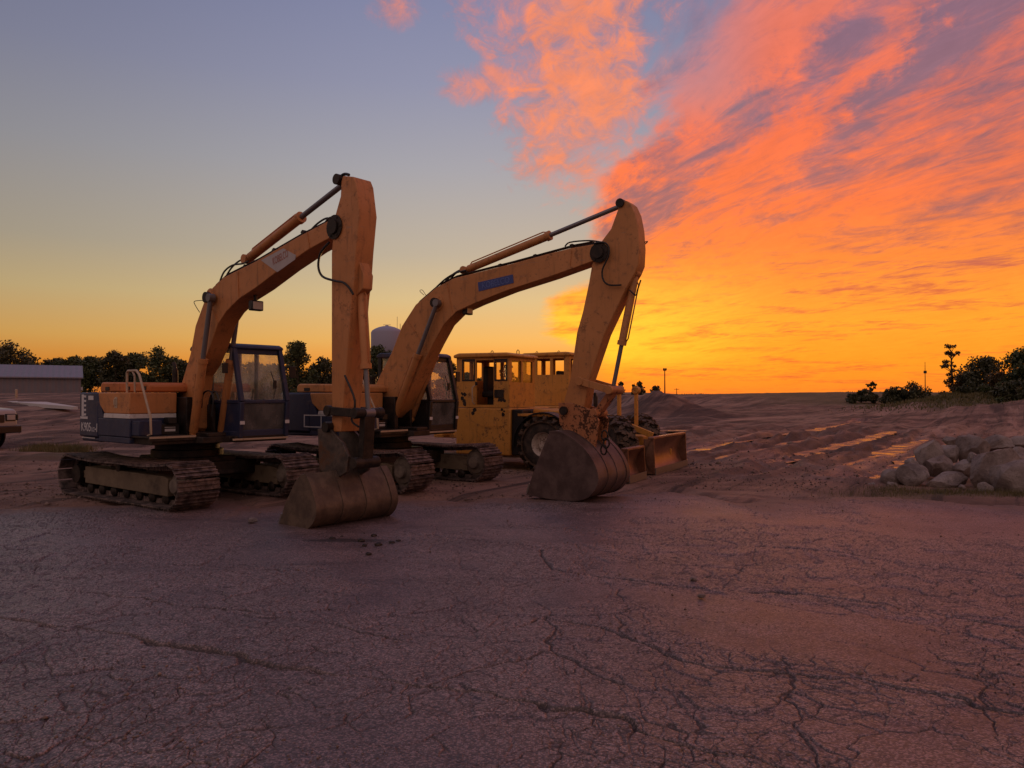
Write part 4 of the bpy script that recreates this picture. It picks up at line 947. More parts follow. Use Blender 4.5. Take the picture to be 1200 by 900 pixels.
# ------------------------------------------------------------------ yellow wheeled dozers
def dozer(x, y, head, label, front=True, zroof=2.60):
    M = Mach(x, y, head, 'wheeled_dozer', label, 'dozer', 'old yellow wheeled dozers'); root = M.root
    Yl = MT['yellow']
    # rear body under the cab
    b = MB(); b.prism([(-2.2, -1.05, .30), (-.78, -1.05, .30), (-.78, -1.05, 1.36), (-2.2, -1.05, 1.36)], (0, 2.1, 0)); bd = b.build('rear_body', Yl, root, bevel=.03)
    b = MB(); b.bx(-1.5, -1.05, -1.056, -1.05, .92, .96); b.bx(-1.55, -1.0, -1.06, -1.05, .955, .968); b.bx(-1.95, -1.6, -1.056, -1.05, .5, .8); b.build('body_panel', Yl, bd)
    b = MB(); b.bx(-.78, -.45, -.62, .62, .35, 1.30); b.bx(-.775, -.50, -.99, .99, .32, 1.33); b.build('articulation_gap', MT['black'], root, bevel=.02)  # narrow joint; the wide black block paints the shade of the open recess
    # front frame and bonnet
    b = MB(); b.prism([(-.45, -.60, .55), (1.0, -.60, .55), (1.10, -.60, .85), (1.05, -.60, 1.12), (.7, -.60, 1.28), (-.45, -.60, 1.34)], (0, 1.2, 0)); bn = b.build('bonnet', Yl, root, bevel=.04)
    b = MB(); b.bx(1.0, 2.05, -.36, .36, .42, .78); b.bx(1.5, 1.72, -.7, .7, .48, .68); b.build('front_frame', Yl, root, bevel=.03)
    b = MB()
    for k in range(5): b.bx(.3, .95, -.606, -.6, .78 + k * .09, .82 + k * .09)
    b.build('grille', MT['black'], bn)
    b = MB(); b.tube([(.75, .2, 1.32), (.75, .2, 1.62)], .05, 12); b.tube([(.75, .2, 1.6), (.73, .2, 1.7)], .035, 10); b.build('exhaust_pipe', MT['grease'], bn)
    b = MB(); b.bx(-.62, .25, -1.0, -.6, 1.18, 1.24); b.build('step_plate', Yl, bn, bevel=.01)
    # fenders over the rear pair of tyres
    for s in (-1, 1):
        m = MB(); pts = [(0 + .70 * cos(a), 0, .57 + .68 * sin(a)) for a in [R(t) for t in range(15, 186, 10)]]
        yo = s * 1.04 if s < 0 else .58
        vs = []; fs = []
        for p in pts:
            q = Vector((p[0], yo, p[2])); c = Vector((0, yo, .57)); n = (q - c).normalized() * .03
            vs += [q, q + Vector((0, .46, 0)), q + n, q + n + Vector((0, .46, 0))]
        for i in range(len(pts) - 1):
            a, c = 4 * i, 4 * i + 4; fs += [(a, c, c + 1, a + 1), (a + 2, a + 3, c + 3, c + 2), (a, a + 2, c + 2, c), (a + 1, c + 1, c + 3, a + 3)]
        e = 4 * (len(pts) - 1); fs += [(0, 1, 3, 2), (e, e + 2, e + 3, e + 1)]
        m.add(vs, fs); m.build('fender', MT['black'], root)
    # tyres wrapped in chain
    for wx in ((0.0, 1.56) if front else (0.0,)):
        for s in (-1, 1):
            yc = s * .82; r = .575; m = MB(); WM = Matrix.Translation((wx, yc, 0)) @ Matrix.Rotation(R(-34), 4, 'Z') @ Matrix.Translation((-wx, -yc, 0)) if wx > 1 else None
            m.lathe([(.27, -.20), (.36, -.215), (.50, -.20), (.555, -.15), (r, -.06), (r, .06), (.555, .15), (.50, .20), (.36, .215), (.27, .20)], (wx, yc, r), seg=48, ring=True)
            for k in range(22):
                for sd in (-1, 1):
                    a = 2 * pi * (k + (.5 if sd > 0 else 0)) / 22; m.box((wx + cos(a) * r, yc + sd * .085, r + sin(a) * r), (.045, .15, .06), Matrix.Rotation(-a, 3, 'Y') @ Matrix.Rotation(sd * .4, 3, 'X'))
            w = m.build('wheel', MT['rubber'], root, M=WM)
            m = MB(); m.lathe([(.05, -.12), (.12, -.12), (.14, -.07), (.22, -.06), (.27, -.19), (.285, -.19), (.285, .19), (.27, .19), (.22, .06), (.14, .07), (.12, .12), (.05, .12)], (wx, yc, r), seg=32)
            for k in range(8):
                a = 2 * pi * k / 8; m.cyl((wx + .17 * cos(a), yc - .09, r + .17 * sin(a)), (wx + .17 * cos(a), yc + .09, r + .17 * sin(a)), .016, seg=6)
            m.build('rim', MT['rim'], w, M=WM)
            m = MB(); rr = random.Random(wx * 10 + s)
            for k in range(15):
                a0 = 2 * pi * k / 15
                for sd in (-1, 1):
                    prev = None; links = 7
                    for i in range(links):
                        t = i / (links - 1); a = a0 + sd * (t - .5) * .42; rad = r + .045 - .10 * (2 * t - 1) ** 4; yy = yc + (t - .5) * .48
                        p = Vector((wx + cos(a) * rad, yy, r + sin(a) * rad)); 
                        if prev is not None: m.beam(prev - (p - prev) * .1, p + (p - prev) * .1, .045 if i % 2 else .085, .085 if i % 2 else .045, up=(cos(a), 0, sin(a)))
                        prev = p
                for sd in (-1, 1):
                    a = a0; m.beam((wx + cos(a) * .50, yc + sd * .225, r + sin(a) * .50), (wx + cos(a + .42) * .50, yc + sd * .225, r + sin(a + .42) * .50), .03, .03)
            m.build('tyre_chain', MT['chain'], w, M=WM)
    # cab
    z0, z1 = 1.37, zroof - .10; H = z1 - z0; x0, x1, y0, y1 = -2.18, -.80, -1.05, .22
    side = [(.18, .46, H - .50, H - .06), (.52, .98, .06, H - .06), (1.03, 1.30, H - .50, H - .07)]
    b = MB(); b.wall((x0, y0, z0), (1, 0, 0), (0, 0, 1), (0, 1, 0), x1 - x0, H, side, .05)
    b.wall((x0, y1 - .05, z0), (1, 0, 0), (0, 0, 1), (0, 1, 0), x1 - x0, H, [(.15, .48, H - .50, H - .06), (.56, .96, H - .5, H - .06), (1.03, 1.30, H - .50, H - .07)], .05)
    b.wall((x1 - .05, y0 + .05, z0), (0, 1, 0), (0, 0, 1), (1, 0, 0), y1 - y0 - .1, H, [(.07, .53, H - .56, H - .07), (.61, 1.10, H - .56, H - .07)], .05)
    b.wall((x0, y0 + .05, z0), (0, 1, 0), (0, 0, 1), (1, 0, 0), y1 - y0 - .1, H, [(.08, .52, H - .50, H - .07), (.62, 1.09, H - .50, H - .07)], .05)
    cb = b.build('cab', Yl, root, smooth=False)
    b = MB(); b.prism([(x0 - .06, y0 - .06, z1 + .0), (x1 + .08, y0 - .06, z1 + .0), (x1 + .08, y0 - .06, z1 + .06), (x1 - .05, y0 - .06, z1 + .10), (x0 + .08, y0 - .06, z1 + .11), (x0 - .06, y0 - .06, z1 + .07)], (0, y1 - y0 + .12, 0)); rf = b.build('cab_roof', Yl, cb, bevel=.03)
    for xx in (x0 + .6, x1 - .1):
        b = MB(); b.tube([(xx, -.5, z1 + .09), (xx, -.5, z1 + .16), (xx + .03, -.5, z1 + .19), (xx + .06, -.5, z1 + .16), (xx + .06, -.5, z1 + .09)], .009, 6); b.build('lifting_eye', MT['black'], rf)
    for wx0, wx1, wz0, wz1 in (side[0], side[2]):
        b = MB(); b.bx(x0 + wx0, x0 + wx1, y0 + .02, y0 + .026, z0 + wz0, z0 + wz1); b.build('window', MT['glassy'], cb)
        f = MB(); f.wall((x0 + wx0 - .03, y0 - .008, z0 + wz0 - .03), (1, 0, 0), (0, 0, 1), (0, 1, 0), wx1 - wx0 + .06, wz1 - wz0 + .06, [(.032, wx1 - wx0 + .028, .032, wz1 - wz0 + .028)], .007); f.build('window_frame', MT['black'], cb, smooth=False)
    for a, c in ((.07, .53), (.61, 1.10)):
        b = MB(); b.bx(x1 - .03, x1 - .024, y0 + .05 + a, y0 + .05 + c, z1 - .56, z1 - .07); b.build('window', MT['glassy'], cb)
    b = MB(); xc = (x0 + .74); yc = -.45
    b.box((xc - .05, yc, z0 + .30), (.48, .48, .14)); b.box((xc - .20, yc, z0 + .64), (.13, .46, .62)); b.bx(xc - .2, xc + .1, yc - .15, yc + .15, z0, z0 + .25); b.build('seat', MT['seat'], cb, bevel=.04)
    b = MB(); b.tube([(x1 - .15, yc, z0), (x1 - .22, yc, z0 + .62)], .03, 8); b.tube([(x1 - .24 + .05 * sin(t * pi / 8), yc + .2 * cos(t * pi / 8), z0 + .64 + .19 * sin(t * pi / 8) * .3) for t in range(17)], .014, 6); b.build('steering_wheel', MT['black'], cb)
    b = MB(); b.tube([(x0 + .49, y0 - .02, z0 + .08), (x0 + .47, y0 - .07, z0 + .12), (x0 + .46, y0 - .07, z0 + .45), (x0 + .5, y0 - .02, z0 + .5)], .014, 6); b.build('grab_rail', MT['pale'], cb)
    b = MB(); b.bx(x0 + 1.0, x0 + 1.24, y0 - .012, y0, z0 + .22, z0 + .40); b.bx(x0 + .5, x0 + .56, y0 - .01, y0, z0 + .5, z0 + .58); b.build('data_plate', MT['grease'], cb)
    rr = random.Random(5); b = MB()
    for cx, cz, n in ((-1.98, 1.62, 5), (-1.95, 1.5, 3), (-1.0, 1.5, 4), (-1.72, 1.30, 3), (-.95, 1.25, 3)):
        for k in range(n):
            px_, pz_, rad = cx + rr.uniform(-.09, .09), cz + rr.uniform(-.08, .08), rr.uniform(.02, .055)
            b.prism([(px_ + rad * cos(t * .9) * rr.uniform(.7, 1.2), y0 - .0012 - k * .0004, pz_ + rad * sin(t * .9) * rr.uniform(.7, 1.3)) for t in range(7)], (0, -.001, 0))
    b.build('rust_patch', MT['grease'], cb, smooth=False)
    if not front: return M
    # lift frame and blades
    for (lx, ly) in ((1.50, -.30), (1.66, .36)):
        b = MB(); b.beam((lx, ly, .9), (lx, ly, 1.80), .07, .10); b.cyl((lx, ly - .09, 1.76), (lx, ly + .09, 1.76), .085); b.build('lift_post', Yl, root, bevel=.01)
    for yy in (-.72, .95):
        b = MB(); b.beam((-.2, yy * .9, .62), (2.28, yy, .36), .10, .16); b.build('push_arm', Yl, root, bevel=.015)
    b = MB(); b.beam((.95, -.55, 1.32), (2.28, -.40, .80), .09, .12); b.build('push_arm', Yl, root, bevel=.01)
    def blade(ya, yb, h, x, tiltx=0, name='blade'):
        prof = []
        for k in range(9):
            t = k / 8; prof.append((x + .16 * (2 * t - 1) ** 2 - .16 + .02 + (.05 if k == 0 else 0), .03 + h * t))
        vs, fs = [], []
        for px_, pz_ in prof: vs += [(px_, ya, pz_), (px_, yb, pz_), (px_ - .035, ya, pz_), (px_ - .035, yb, pz_)]
        n = len(prof)
        for i in range(n - 1):
            a, c = 4 * i, 4 * i + 4; fs += [(a, a + 1, c + 1, c), (a + 2, c + 2, c + 3, a + 3), (a, c, c + 2, a + 2), (a + 1, a + 3, c + 3, c + 1)]
        e = 4 * (n - 1); fs += [(0, 2, 3, 1), (e, e + 1, e + 3, e + 2)]
        m = MB(); m.add(vs, fs); bl = m.build(name, MT['blade'], root)
        m = MB(); m.bx(x - .10, x + .03, ya - .002, yb + .002, .03 + h, .03 + h + .045); m.build('top_rail', MT['blade'], bl, bevel=.008)
        m = MB(); m.bx(x + .055, x + .075, ya, yb, .005, .15); m.build('cutting_edge', MT['wear'], bl)
        for ye in (ya, yb - .03):
            m = MB(); m.prism([(x - .18, ye, .03), (x + .06, ye, .03), (x + .03, ye, .03 + h), (x - .18, ye, .03 + h)], (0, .03, 0)); m.build('end_plate', MT['blade'], bl)
        for k in range(3):
            yy = ya + (yb - ya) * (k + .5) / 3; m = MB(); m.bx(x - .30, x - .16, yy - .05, yy + .05, .08, h - .05); m.build('rib', MT['blade'], bl)
        return bl
    blade(-.81, 1.63, .71, 2.40)
    blade(-2.45, -1.46, .58, 2.42)
    b = MB(); b.beam((2.15, -1.9, .30), (2.2, -.7, .34), .12, .16); b.build('blade_bracket', MT['black'], root, bevel=.01)
    return M
dozer(1.14, 17.62, -28, 'nearer old yellow wheeled dozer with chained tyres, rust patched cab and front blade')
dozer(-.30, 21.7, 152, 'farther old yellow dozer, its cab showing behind the arm of the excavator', front=False, zroof=2.80)
# ------------------------------------------------------------------ boulders
def boulder(px0, px1, py0, py1, Y, label, seed, squash=1.0, tilt=0, flat=.5, sink=.04):
    a, c = at(px0, py1, Y), at(px1, py0, Y); w = (c.x - a.x); h = (c.z - a.z); dpt = max(w * .85, h * .9) * squash
    bm = bmesh.new(); bmesh.ops.create_icosphere(bm, subdivisions=4, radius=1.0); rr = random.Random(seed)
    planes = [(Vector((rr.gauss(0, 1), rr.gauss(0, 1), rr.gauss(0, 1))).normalized(), rr.uniform(.52, .84)) for _ in range(17)]
    N = np.array([v.co for v in bm.verts]); n1 = fbm(N[:, 0] * 1.6 + seed, N[:, 1] * 1.6 + N[:, 2] * 1.3, seed, 4); n2 = fbm(N[:, 0] * 6 + seed, N[:, 1] * 6 + N[:, 2] * 5, seed + 3, 3)
    for v, q, e in zip(bm.verts, n1, n2):
        d = v.co.copy()
        for pn, pd in planes:
            k = d.dot(pn)
            if k > pd: d -= pn * (k - pd) * .97
        v.co = d * (1 + (q - .5) * .18 + (e - .5) * .10)
    Rt = Matrix.Rotation(R(tilt), 3, 'Y')
    for v in bm.verts: v.co = Rt @ v.co
    xs = [v.co.x for v in bm.verts]; zs = [v.co.z for v in bm.verts]; ys = [v.co.y for v in bm.verts]
    for v in bm.verts:
        v.co = Vector(((v.co.x - (max(xs) + min(xs)) / 2) / (max(xs) - min(xs)) * w, (v.co.y - (max(ys) + min(ys)) / 2) / (max(ys) - min(ys)) * dpt, (v.co.z - min(zs)) / (max(zs) - min(zs)) * h))
    me = bpy.data.meshes.new('boulder'); bm.to_mesh(me); bm.free(); me.shade_smooth(); me.set_sharp_from_angle(angle=R(32)); me.materials.append(MT['rock'])
    o = bpy.data.objects.new('boulder', me); COL.objects.link(o); o.location = ((a.x + c.x) / 2, Y + dpt * .12, a.z - sink)
    tag(o, label, 'boulder', 'boulders heaped at the edge of the lot'); return o
ROCKS = [(1034, 1064, 547, 568, 14.3, 'small rounded boulder at the left tip of the boulder heap', 1, 1, 0),
         (1054, 1090, 541, 569, 14.0, 'rounded grey boulder second from the left in the front row of the heap', 2, 1, 10),
         (1072, 1104, 512, 556, 15.2, 'tall dark pointed boulder leaning at the left side of the heap', 3, 1, -25),
         (1085, 1119, 531, 557, 14.7, 'dark wedge of rock lying behind the long low front boulder', 4, 1, 15),
         (1100, 1130, 519, 541, 15.3, 'thin pale flat slab tilted on the dark wedge in the heap', 5, 1, -14),
         (1118, 1142, 536, 558, 14.6, 'small brown rock tucked between the long low boulder and the big one', 6, 1, 0),
         (1088, 1136, 550, 571, 13.8, 'long low flat topped boulder in the front row of the heap', 7, .7, 3),
         (1126, 1160, 507, 541, 15.2, 'upright grey boulder standing at the back of the heap', 8, 1, 20),
         (1133, 1197, 521, 573, 13.8, 'biggest grey boulder with sloping left face in the middle of the heap', 9, .8, -18),
         (1165, 1222, 535, 583, 13.2, 'large boulder at the front right end of the heap, cut by the frame', 10, .9, 8),
         (1180, 1212, 508, 524, 15.8, 'dark flat rock on top at the back right of the heap', 11, 1, -5),
         (1183, 1216, 521, 546, 14.9, 'pale boulder wedged above the large right hand one', 12, 1, 0),
         (1153, 1190, 507, 528, 15.9, 'reddish rock at the back beside the upright boulder', 13, 1, 6)]
ROCKS += [(1040, 1052, 562, 571, 13.9, 'fist like little rock at the foot of the small left boulder', 31, 1, 0), (1124, 1132, 565, 572, 13.4, 'little pale rock at the right foot of the long low boulder', 32, 1, 8), (1148, 1168, 562, 577, 13.2, 'small rock at the foot of the biggest grey boulder', 33, 1, -6),
          (1106, 1126, 509, 523, 16.2, 'small grey rock at the very back behind the pale slab', 34, 1, 5), (1062, 1078, 534, 548, 14.9, 'small rock peeping out behind the rounded front boulder', 35, 1, 9), (1136, 1150, 527, 542, 14.5, 'brown rock wedged under the upright boulder', 36, 1, 0), (1018, 1027, 563, 569, 14.2, 'single small stone lying left of the boulder heap', 37, 1, 0)]
for r_ in ROCKS: boulder(*r_[:6], r_[6], r_[7], r_[8])
# loose stones on the asphalt
def stone(px, py, r, seed, label, cat='stone', mat='rock', group='loose stones on the asphalt'):
    p = gnd(px, py); bm = bmesh.new(); bmesh.ops.create_icosphere(bm, subdivisions=2, radius=1); rr = random.Random(seed)
    for v in bm.verts: v.co = Vector((v.co.x * 1.25, v.co.y, v.co.z * .7)) * r * rr.uniform(.75, 1.1)
    me = bpy.data.meshes.new('stone'); bm.to_mesh(me); bm.free(); me.materials.append(MT[mat]); o = bpy.data.objects.new('stone', me); COL.objects.link(o); o.location = (p.x, p.y, r * .45)
    tag(o, label, cat, group)
stone(296, 612, .055, 1, 'fist sized stone on the asphalt left of the rusty bucket')
stone(812, 680, .03, 2, 'small dark stone on a crack in the asphalt, right of the middle')
stone(822, 700, .028, 3, 'pebble lying on the asphalt below another dark stone, right of the middle')
rr = random.Random(3)
for k in range(9):
    stone(425 + rr.gauss(0, 22), 634 + rr.gauss(0, 5), rr.uniform(.018, .04), 20 + k, 'dark clod in the oily spill in front of the rusty bucket', 'clod', 'grease', 'clods in the oily spill')

# gravel and crumbs scattered over the dirt and along the ragged edge of the asphalt
def gravel(n, seed):
    g = np.random.default_rng(seed)
    d1 = 1 / g.uniform(1 / 36, 1 / 11.2, n); u1 = g.uniform(-.75, .75, n)
    d2 = 1 / g.uniform(1 / 12.5, 1 / 3.0, n // 2); u2 = g.uniform(-.72, .72, n // 2)
    x = np.concatenate([u1 * d1, u2 * d2]); y = np.concatenate([d1, d2]); m_ = len(x)
    lot = y < lot_edge(x) - .2
    z = np.where(lot, .012, terrain(x, y) + .01)
    r = np.where(lot, .004, .011) * np.exp(g.normal(size=m_) * .55) * np.where(lot, 1, np.sqrt(y / 14))
    keep = (lot & (fbm(x * .9, y * .9, 301, 3) > .46)) | (~lot & (fbm(x * .5, y * .5, 303, 3) > .42)); x, y, z, r = x[keep], y[keep], z[keep], r[keep]; m_ = len(x)
    base = np.array([(1, 0, 0), (0, 1, 0), (-1, 0, 0), (0, -1, 0), (0, 0, .8), (0, 0, -.6)])
    tri = np.array([(0, 1, 4), (1, 2, 4), (2, 3, 4), (3, 0, 4), (1, 0, 5), (2, 1, 5), (3, 2, 5), (0, 3, 5)])
    V = base[None] * r[:, None, None] * g.uniform(.6, 1.3, (m_, 6, 1)); a = g.uniform(0, 6.28, m_)
    V = np.stack([V[..., 0] * np.cos(a)[:, None] - V[..., 1] * np.sin(a)[:, None], V[..., 0] * np.sin(a)[:, None] + V[..., 1] * np.cos(a)[:, None], V[..., 2]], -1) + np.stack([x, y, z], 1)[:, None]
    Fq = (tri[None] + (np.arange(m_) * 6)[:, None, None]).reshape(-1, 3)
    return np_mesh('gravel', V.reshape(-1, 3), Fq, MT['gravel'])
MT['gravel'] = rough_metal('gravel', (.07, .045, .038), (.30, .21, .17), .85, 0, .8, .3)
tag(gravel(16000, 9), 'loose gravel and crumbs scattered over the dirt and the broken asphalt', 'gravel', kind='stuff')
# ------------------------------------------------------------------ trees
def crown_np(name, clumps, n, leaf, mat, parent, seed, flat=.8):
    g = np.random.default_rng(seed); cl = np.array(clumps); w = cl[:, 3] ** 2; w = w / w.sum()
    idx = g.choice(len(cl), n, p=w); dirs = g.normal(size=(n, 3)); dirs /= np.linalg.norm(dirs, axis=1)[:, None]
    rad = cl[idx, 3] * (g.random(n) ** .42) * g.uniform(.85, 1.18, n)
    C = cl[idx, :3] + dirs * rad[:, None] * np.array([1, 1, flat])
    a = g.normal(size=(n, 3)); a /= np.linalg.norm(a, axis=1)[:, None]; b = np.cross(a, g.normal(size=(n, 3))); b /= np.linalg.norm(b, axis=1)[:, None]
    s = leaf * g.uniform(.55, 1.3, n)[:, None]
    V = np.stack([C - a * s, C - b * s * .6, C + a * s, C + b * s * .6], 1).reshape(-1, 3)
    return np_mesh(name, V, np.arange(4 * n).reshape(n, 4), mat, parent)
def tree(px, ptop, wpx, Y, label, seed, kind='round', leafm='leafg', n=None, base=None, group=None, cat='tree', name='tree'):
    top = at(px, ptop, Y); gz = hz(top.x, Y) if base is None else base; Ht = top.z - gz; W = wpx * Y / FPX
    root = empty(name, (top.x, Y, gz), 0, label, cat, group); rr = random.Random(seed); px_m = Y / FPX
    m = MB(); tr = max(.05, Ht * .022); lean = rr.uniform(-.04, .04) * Ht
    tpts = [(0, 0, -.1), (lean * .3, 0, Ht * .3), (lean * .7, rr.uniform(-.1, .1), Ht * .6), (lean, 0, Ht * .88)]; m.tube(tpts, [tr * 1.3, tr, tr * .7, tr * .22], 8)
    clumps = []
    if kind == 'thin':
        for k in range(26):
            t = rr.uniform(.30, .98); a = rr.uniform(0, 2 * pi); rad = W * .5 * (1 - .5 * abs(t - .7)) * rr.uniform(.25, .9); p = (lean * t + cos(a) * rad, sin(a) * rad, Ht * t); clumps.append((*p, W * rr.uniform(.07, .15)))
            m.tube([(lean * t, 0, Ht * (t - .10)), p], [tr * .35, tr * .1], 5)
        nn = n or 620
    elif kind == 'bush':
        for k in range(22):
            a = rr.uniform(0, 2 * pi); rad = W * .44 * math.sqrt(rr.random()); t = (.86 - .62 * (rad / (W * .5)) ** 2) * rr.uniform(.35, 1.0); clumps.append((cos(a) * rad, sin(a) * rad, Ht * t, min(Ht, W) * rr.uniform(.17, .30)))
        nn = n or 3200
    else:
        for k in range(30):
            t = rr.uniform(.14, .93); env = (1 - (abs(t - .46) / .54) ** 2.4); a = rr.uniform(0, 2 * pi); rad = W * .5 * max(.12, env) * math.sqrt(rr.random()) * .8
            p = (lean * t + cos(a) * rad, sin(a) * rad, Ht * t); cr = W * rr.uniform(.14, .24); clumps.append((*p, min(cr, (Ht * 1.0 - p[2]) * 1.3 + .05 * Ht)))
            if k % 2: m.tube([(lean * t * .5, 0, Ht * t * .62), p], [tr * .45, tr * .12], 5)
        clumps.append((lean, 0, Ht * .90, W * .11))
        nn = n or 7000
    m.build('trunk', MT['bark'], root)
    crown_np('crown', clumps, nn, max(.13, px_m * 1.5), MT[leafm], root, seed)
    return root
GL, GB, GR = 'trees beyond the grey shed', 'trees behind the excavators', 'trees on the grassy bank'
TREES = [(14, 400, 62, 118, 'tall bushy dark tree rising over the left end of the grey shed', GL), (-14, 404, 50, 120, 'dark tree cut by the left frame edge above the grey shed', GL), (44, 425, 34, 122, 'low tree just right of the tall bushy one over the shed', GL), (64, 420, 42, 124, 'low tree over the middle of the shed roof', GL),
         (82, 418, 42, 120, 'pointed low tree over the right part of the shed roof', GL), (106, 419, 44, 112, 'rounded pale tree at the right end of the grey shed', GL),
         (135, 411, 40, 110, 'tree with ragged top left of the two largest ones behind the navy counterweight', GB), (160, 415, 34, 114, 'middle tree of the row behind the pale handrail', GB), (188, 407, 52, 108, 'largest tree of the row, left of the upright orange boom', GB),
         (212, 420, 38, 112, 'small tree touching the left edge of the nearer boom', GB), (236, 428, 30, 112, 'small tree glimpsed behind the foot of the nearer boom', GB), (268, 424, 40, 108, 'tree seen through the nearer navy cab, left pane', GB), (300, 426, 44, 112, 'tree seen through the middle of the nearer cab windscreen', GB), (324, 427, 42, 112, 'tree seen through the right pane of the nearer cab', GB),
         (350, 399, 46, 104, 'tall round tree standing between the navy cab and the upright arm', GB), (379, 420, 40, 108, 'small tree right of the tall round one, left of the upright arm', GB), (402, 424, 38, 112, 'tree hidden behind the upright arm of the nearer excavator', GB),
         (446, 404, 46, 118, 'pale green tree right under the water tower', GB), (425, 418, 38, 114, 'small tree just left of the pale tree under the water tower', GB), (468, 416, 38, 114, 'tree under the right side of the water tower', GB), (494, 424, 26, 112, 'tree behind the farther boom foot', GB), (522, 413, 28, 106, 'tree right of the farther dark cab', GB),
         (546, 436, 26, 112, 'tree behind the rear window of the nearer yellow cab', GB), (571, 438, 26, 114, 'tree behind the seat of the nearer yellow cab', GB), (592, 426, 20, 104, 'slim tree seen in the side window of the yellow cab', GB), (614, 437, 24, 110, 'tree behind the front window of the nearer yellow cab', GB), (640, 440, 24, 114, 'tree behind the farther yellow cab', GB)]
for i, (px, pt, w, Y, lb, g_) in enumerate(TREES): tree(px, pt, w, Y, lb, 100 + i, leafm=('leafd', 'leafg', 'leafg')[i % 3], group=g_)
tree(728, 447, 10, 170, 'tiny distant tree just right of the upright farther arm', 201, n=500, leafm='leafd', group='distant trees on the skyline', base=1.0)
tree(748, 447, 17, 170, 'distant round tree on the skyline left of the light pole', 202, n=700, leafm='leafd', group='distant trees on the skyline', base=1.0)
tree(768, 452, 12, 170, 'distant low tree touching the light pole', 203, n=500, leafm='leafd', group='distant trees on the skyline', base=1.0)
tree(1009, 455, 36, 110, 'low dark bush at the left end of the right hand tree group', 210, 'bush', 'leafd', cat='bush', name='bush')
tree(1021, 448, 13, 112, 'small airy tree rising behind the low dark bush', 211, 'thin', 'leafd')
tree(1049, 449, 34, 105, 'dark domed bush left of the broad one under the radio mast', 212, 'bush', 'leafd', cat='bush', name='bush')
tree(1073, 445, 46, 104, 'broad domed dark bush under the radio mast', 213, 'bush', 'leafd', cat='bush', name='bush', n=2200)
tree(1104, 459, 26, 90, 'low scrubby bush at the foot of the tall thin tree', 214, 'bush', 'leafr', cat='bush', name='bush')
tree(1117, 404, 27, 78, 'tall thin sparse tree standing apart on the left of the bank', 215, 'thin', 'leafr', n=900, group=GR)
tree(1132, 436, 34, 76, 'low bushy tree between the tall thin tree and the dark one', 216, leafm='leafr', group=GR, n=2600)
tree(1151, 419, 52, 74, 'dense dark tree right of the tall thin one', 217, leafm='leafd', group=GR, n=4600)
tree(1176, 437, 40, 70, 'shorter tree between the dense dark one and the right frame edge', 218, leafm='leafr', group=GR, n=3200)
tree(1200, 408, 56, 68, 'tall leafy tree cut by the right frame edge', 219, leafm='leafg', group=GR, n=4600)
tree(1226, 420, 50, 66, 'leafy tree just outside the right frame edge', 220, leafm='leafg', group=GR, n=2500)
for i, (px, pt, w, Y, lb) in enumerate([(1142, 447, 38, 68, 'shrub on the bank below the dense dark tree'), (1168, 448, 44, 64, 'dark shrub on the bank below the shorter tree'), (1190, 443, 52, 61, 'green shrub on the bank at the right frame edge'), (1183, 461, 40, 57, 'lowest shrub on the grassy bank, lying toward the boulders'), (1205, 455, 46, 56, 'shrub half outside the right frame edge on the bank')]):
    tree(px, pt, w, Y, lb, 240 + i, 'bush', ('leafd', 'leafg')[i % 2], cat='shrub', name='shrub', group='shrubs on the grassy bank', n=1700)
# far-off wood along the horizon, one mass
g = np.random.default_rng(5); V = []
def wood(x0, x1, Y, h, n, seed):
    g = np.random.default_rng(seed); xs = g.uniform(x0, x1, n); hh = h * (.35 + .65 * fbm(xs * 18 / Y, xs * 0 + seed, seed, 4)) ; zs = hz(0, Y) * 0 + g.random(n) ** .8 * hh * 1.5 + .2
    C = np.stack([xs, Y + g.uniform(-6, 6, n), zs], 1); a = g.normal(size=(n, 3)); a /= np.linalg.norm(a, axis=1)[:, None]; b = np.cross(a, g.normal(size=(n, 3))); b /= np.linalg.norm(b, axis=1)[:, None]; s = Y / FPX * 1.2 * g.uniform(.6, 1.2, n)[:, None]
    return np.stack([C - a * s, C - b * s * .7, C + a * s, C + b * s * .7], 1).reshape(-1, 3)
VV = np.concatenate([wood(20, 260, 420, 1.5, 9000, 1), wood(-40, 40, 520, 1.5, 3000, 2), wood(170, 420, 400, 2.6, 9000, 3), wood(-330, -40, 150, 5.0, 40000, 4), wood(-60, 16, 150, 4.8, 26000, 6)])
tag(np_mesh('distant_wood', VV, np.arange(len(VV)).reshape(-1, 4), MT['leafd']), 'dark far-off belt of woodland along the horizon', 'woodland', kind='stuff')

# grass: tufts at the left and blades on the right bank
def grass(spots, n, h, seed, wd):
    g = np.random.default_rng(seed); V = []
    for (X, Y, sx, sy, k) in spots:
        m_ = int(n * k); x = X + g.normal(size=m_) * sx; y = Y + g.normal(size=m_) * sy; z = terrain(x, y); a = g.uniform(0, 2 * pi, m_); hh = h * g.uniform(.4, 1.25, m_); lx, ly = g.normal(size=m_) * .35 * hh, g.normal(size=m_) * .35 * hh
        dx, dy = np.cos(a) * wd * (y / 20), np.sin(a) * wd * (y / 20)
        V.append(np.stack([np.stack([x - dx, y - dy, z - .02], 1), np.stack([x + dx, y + dy, z - .02], 1), np.stack([x + lx + dx * .2, y + ly, z + hh], 1), np.stack([x + lx - dx * .2, y + ly, z + hh], 1)], 1).reshape(-1, 3))
    V = np.concatenate(V); return np_mesh('grass', V, np.arange(len(V)).reshape(-1, 4), MT['grass'])
tag(grass([(-13.2, 22.3, .35, .3, 1.0), (-12.6, 22.2, .25, .25, .5), (-13.8, 22.6, .3, .3, .5)], 1500, .17, 1, .008), 'low green grass growing in the dirt beside the white truck', 'grass', kind='stuff')
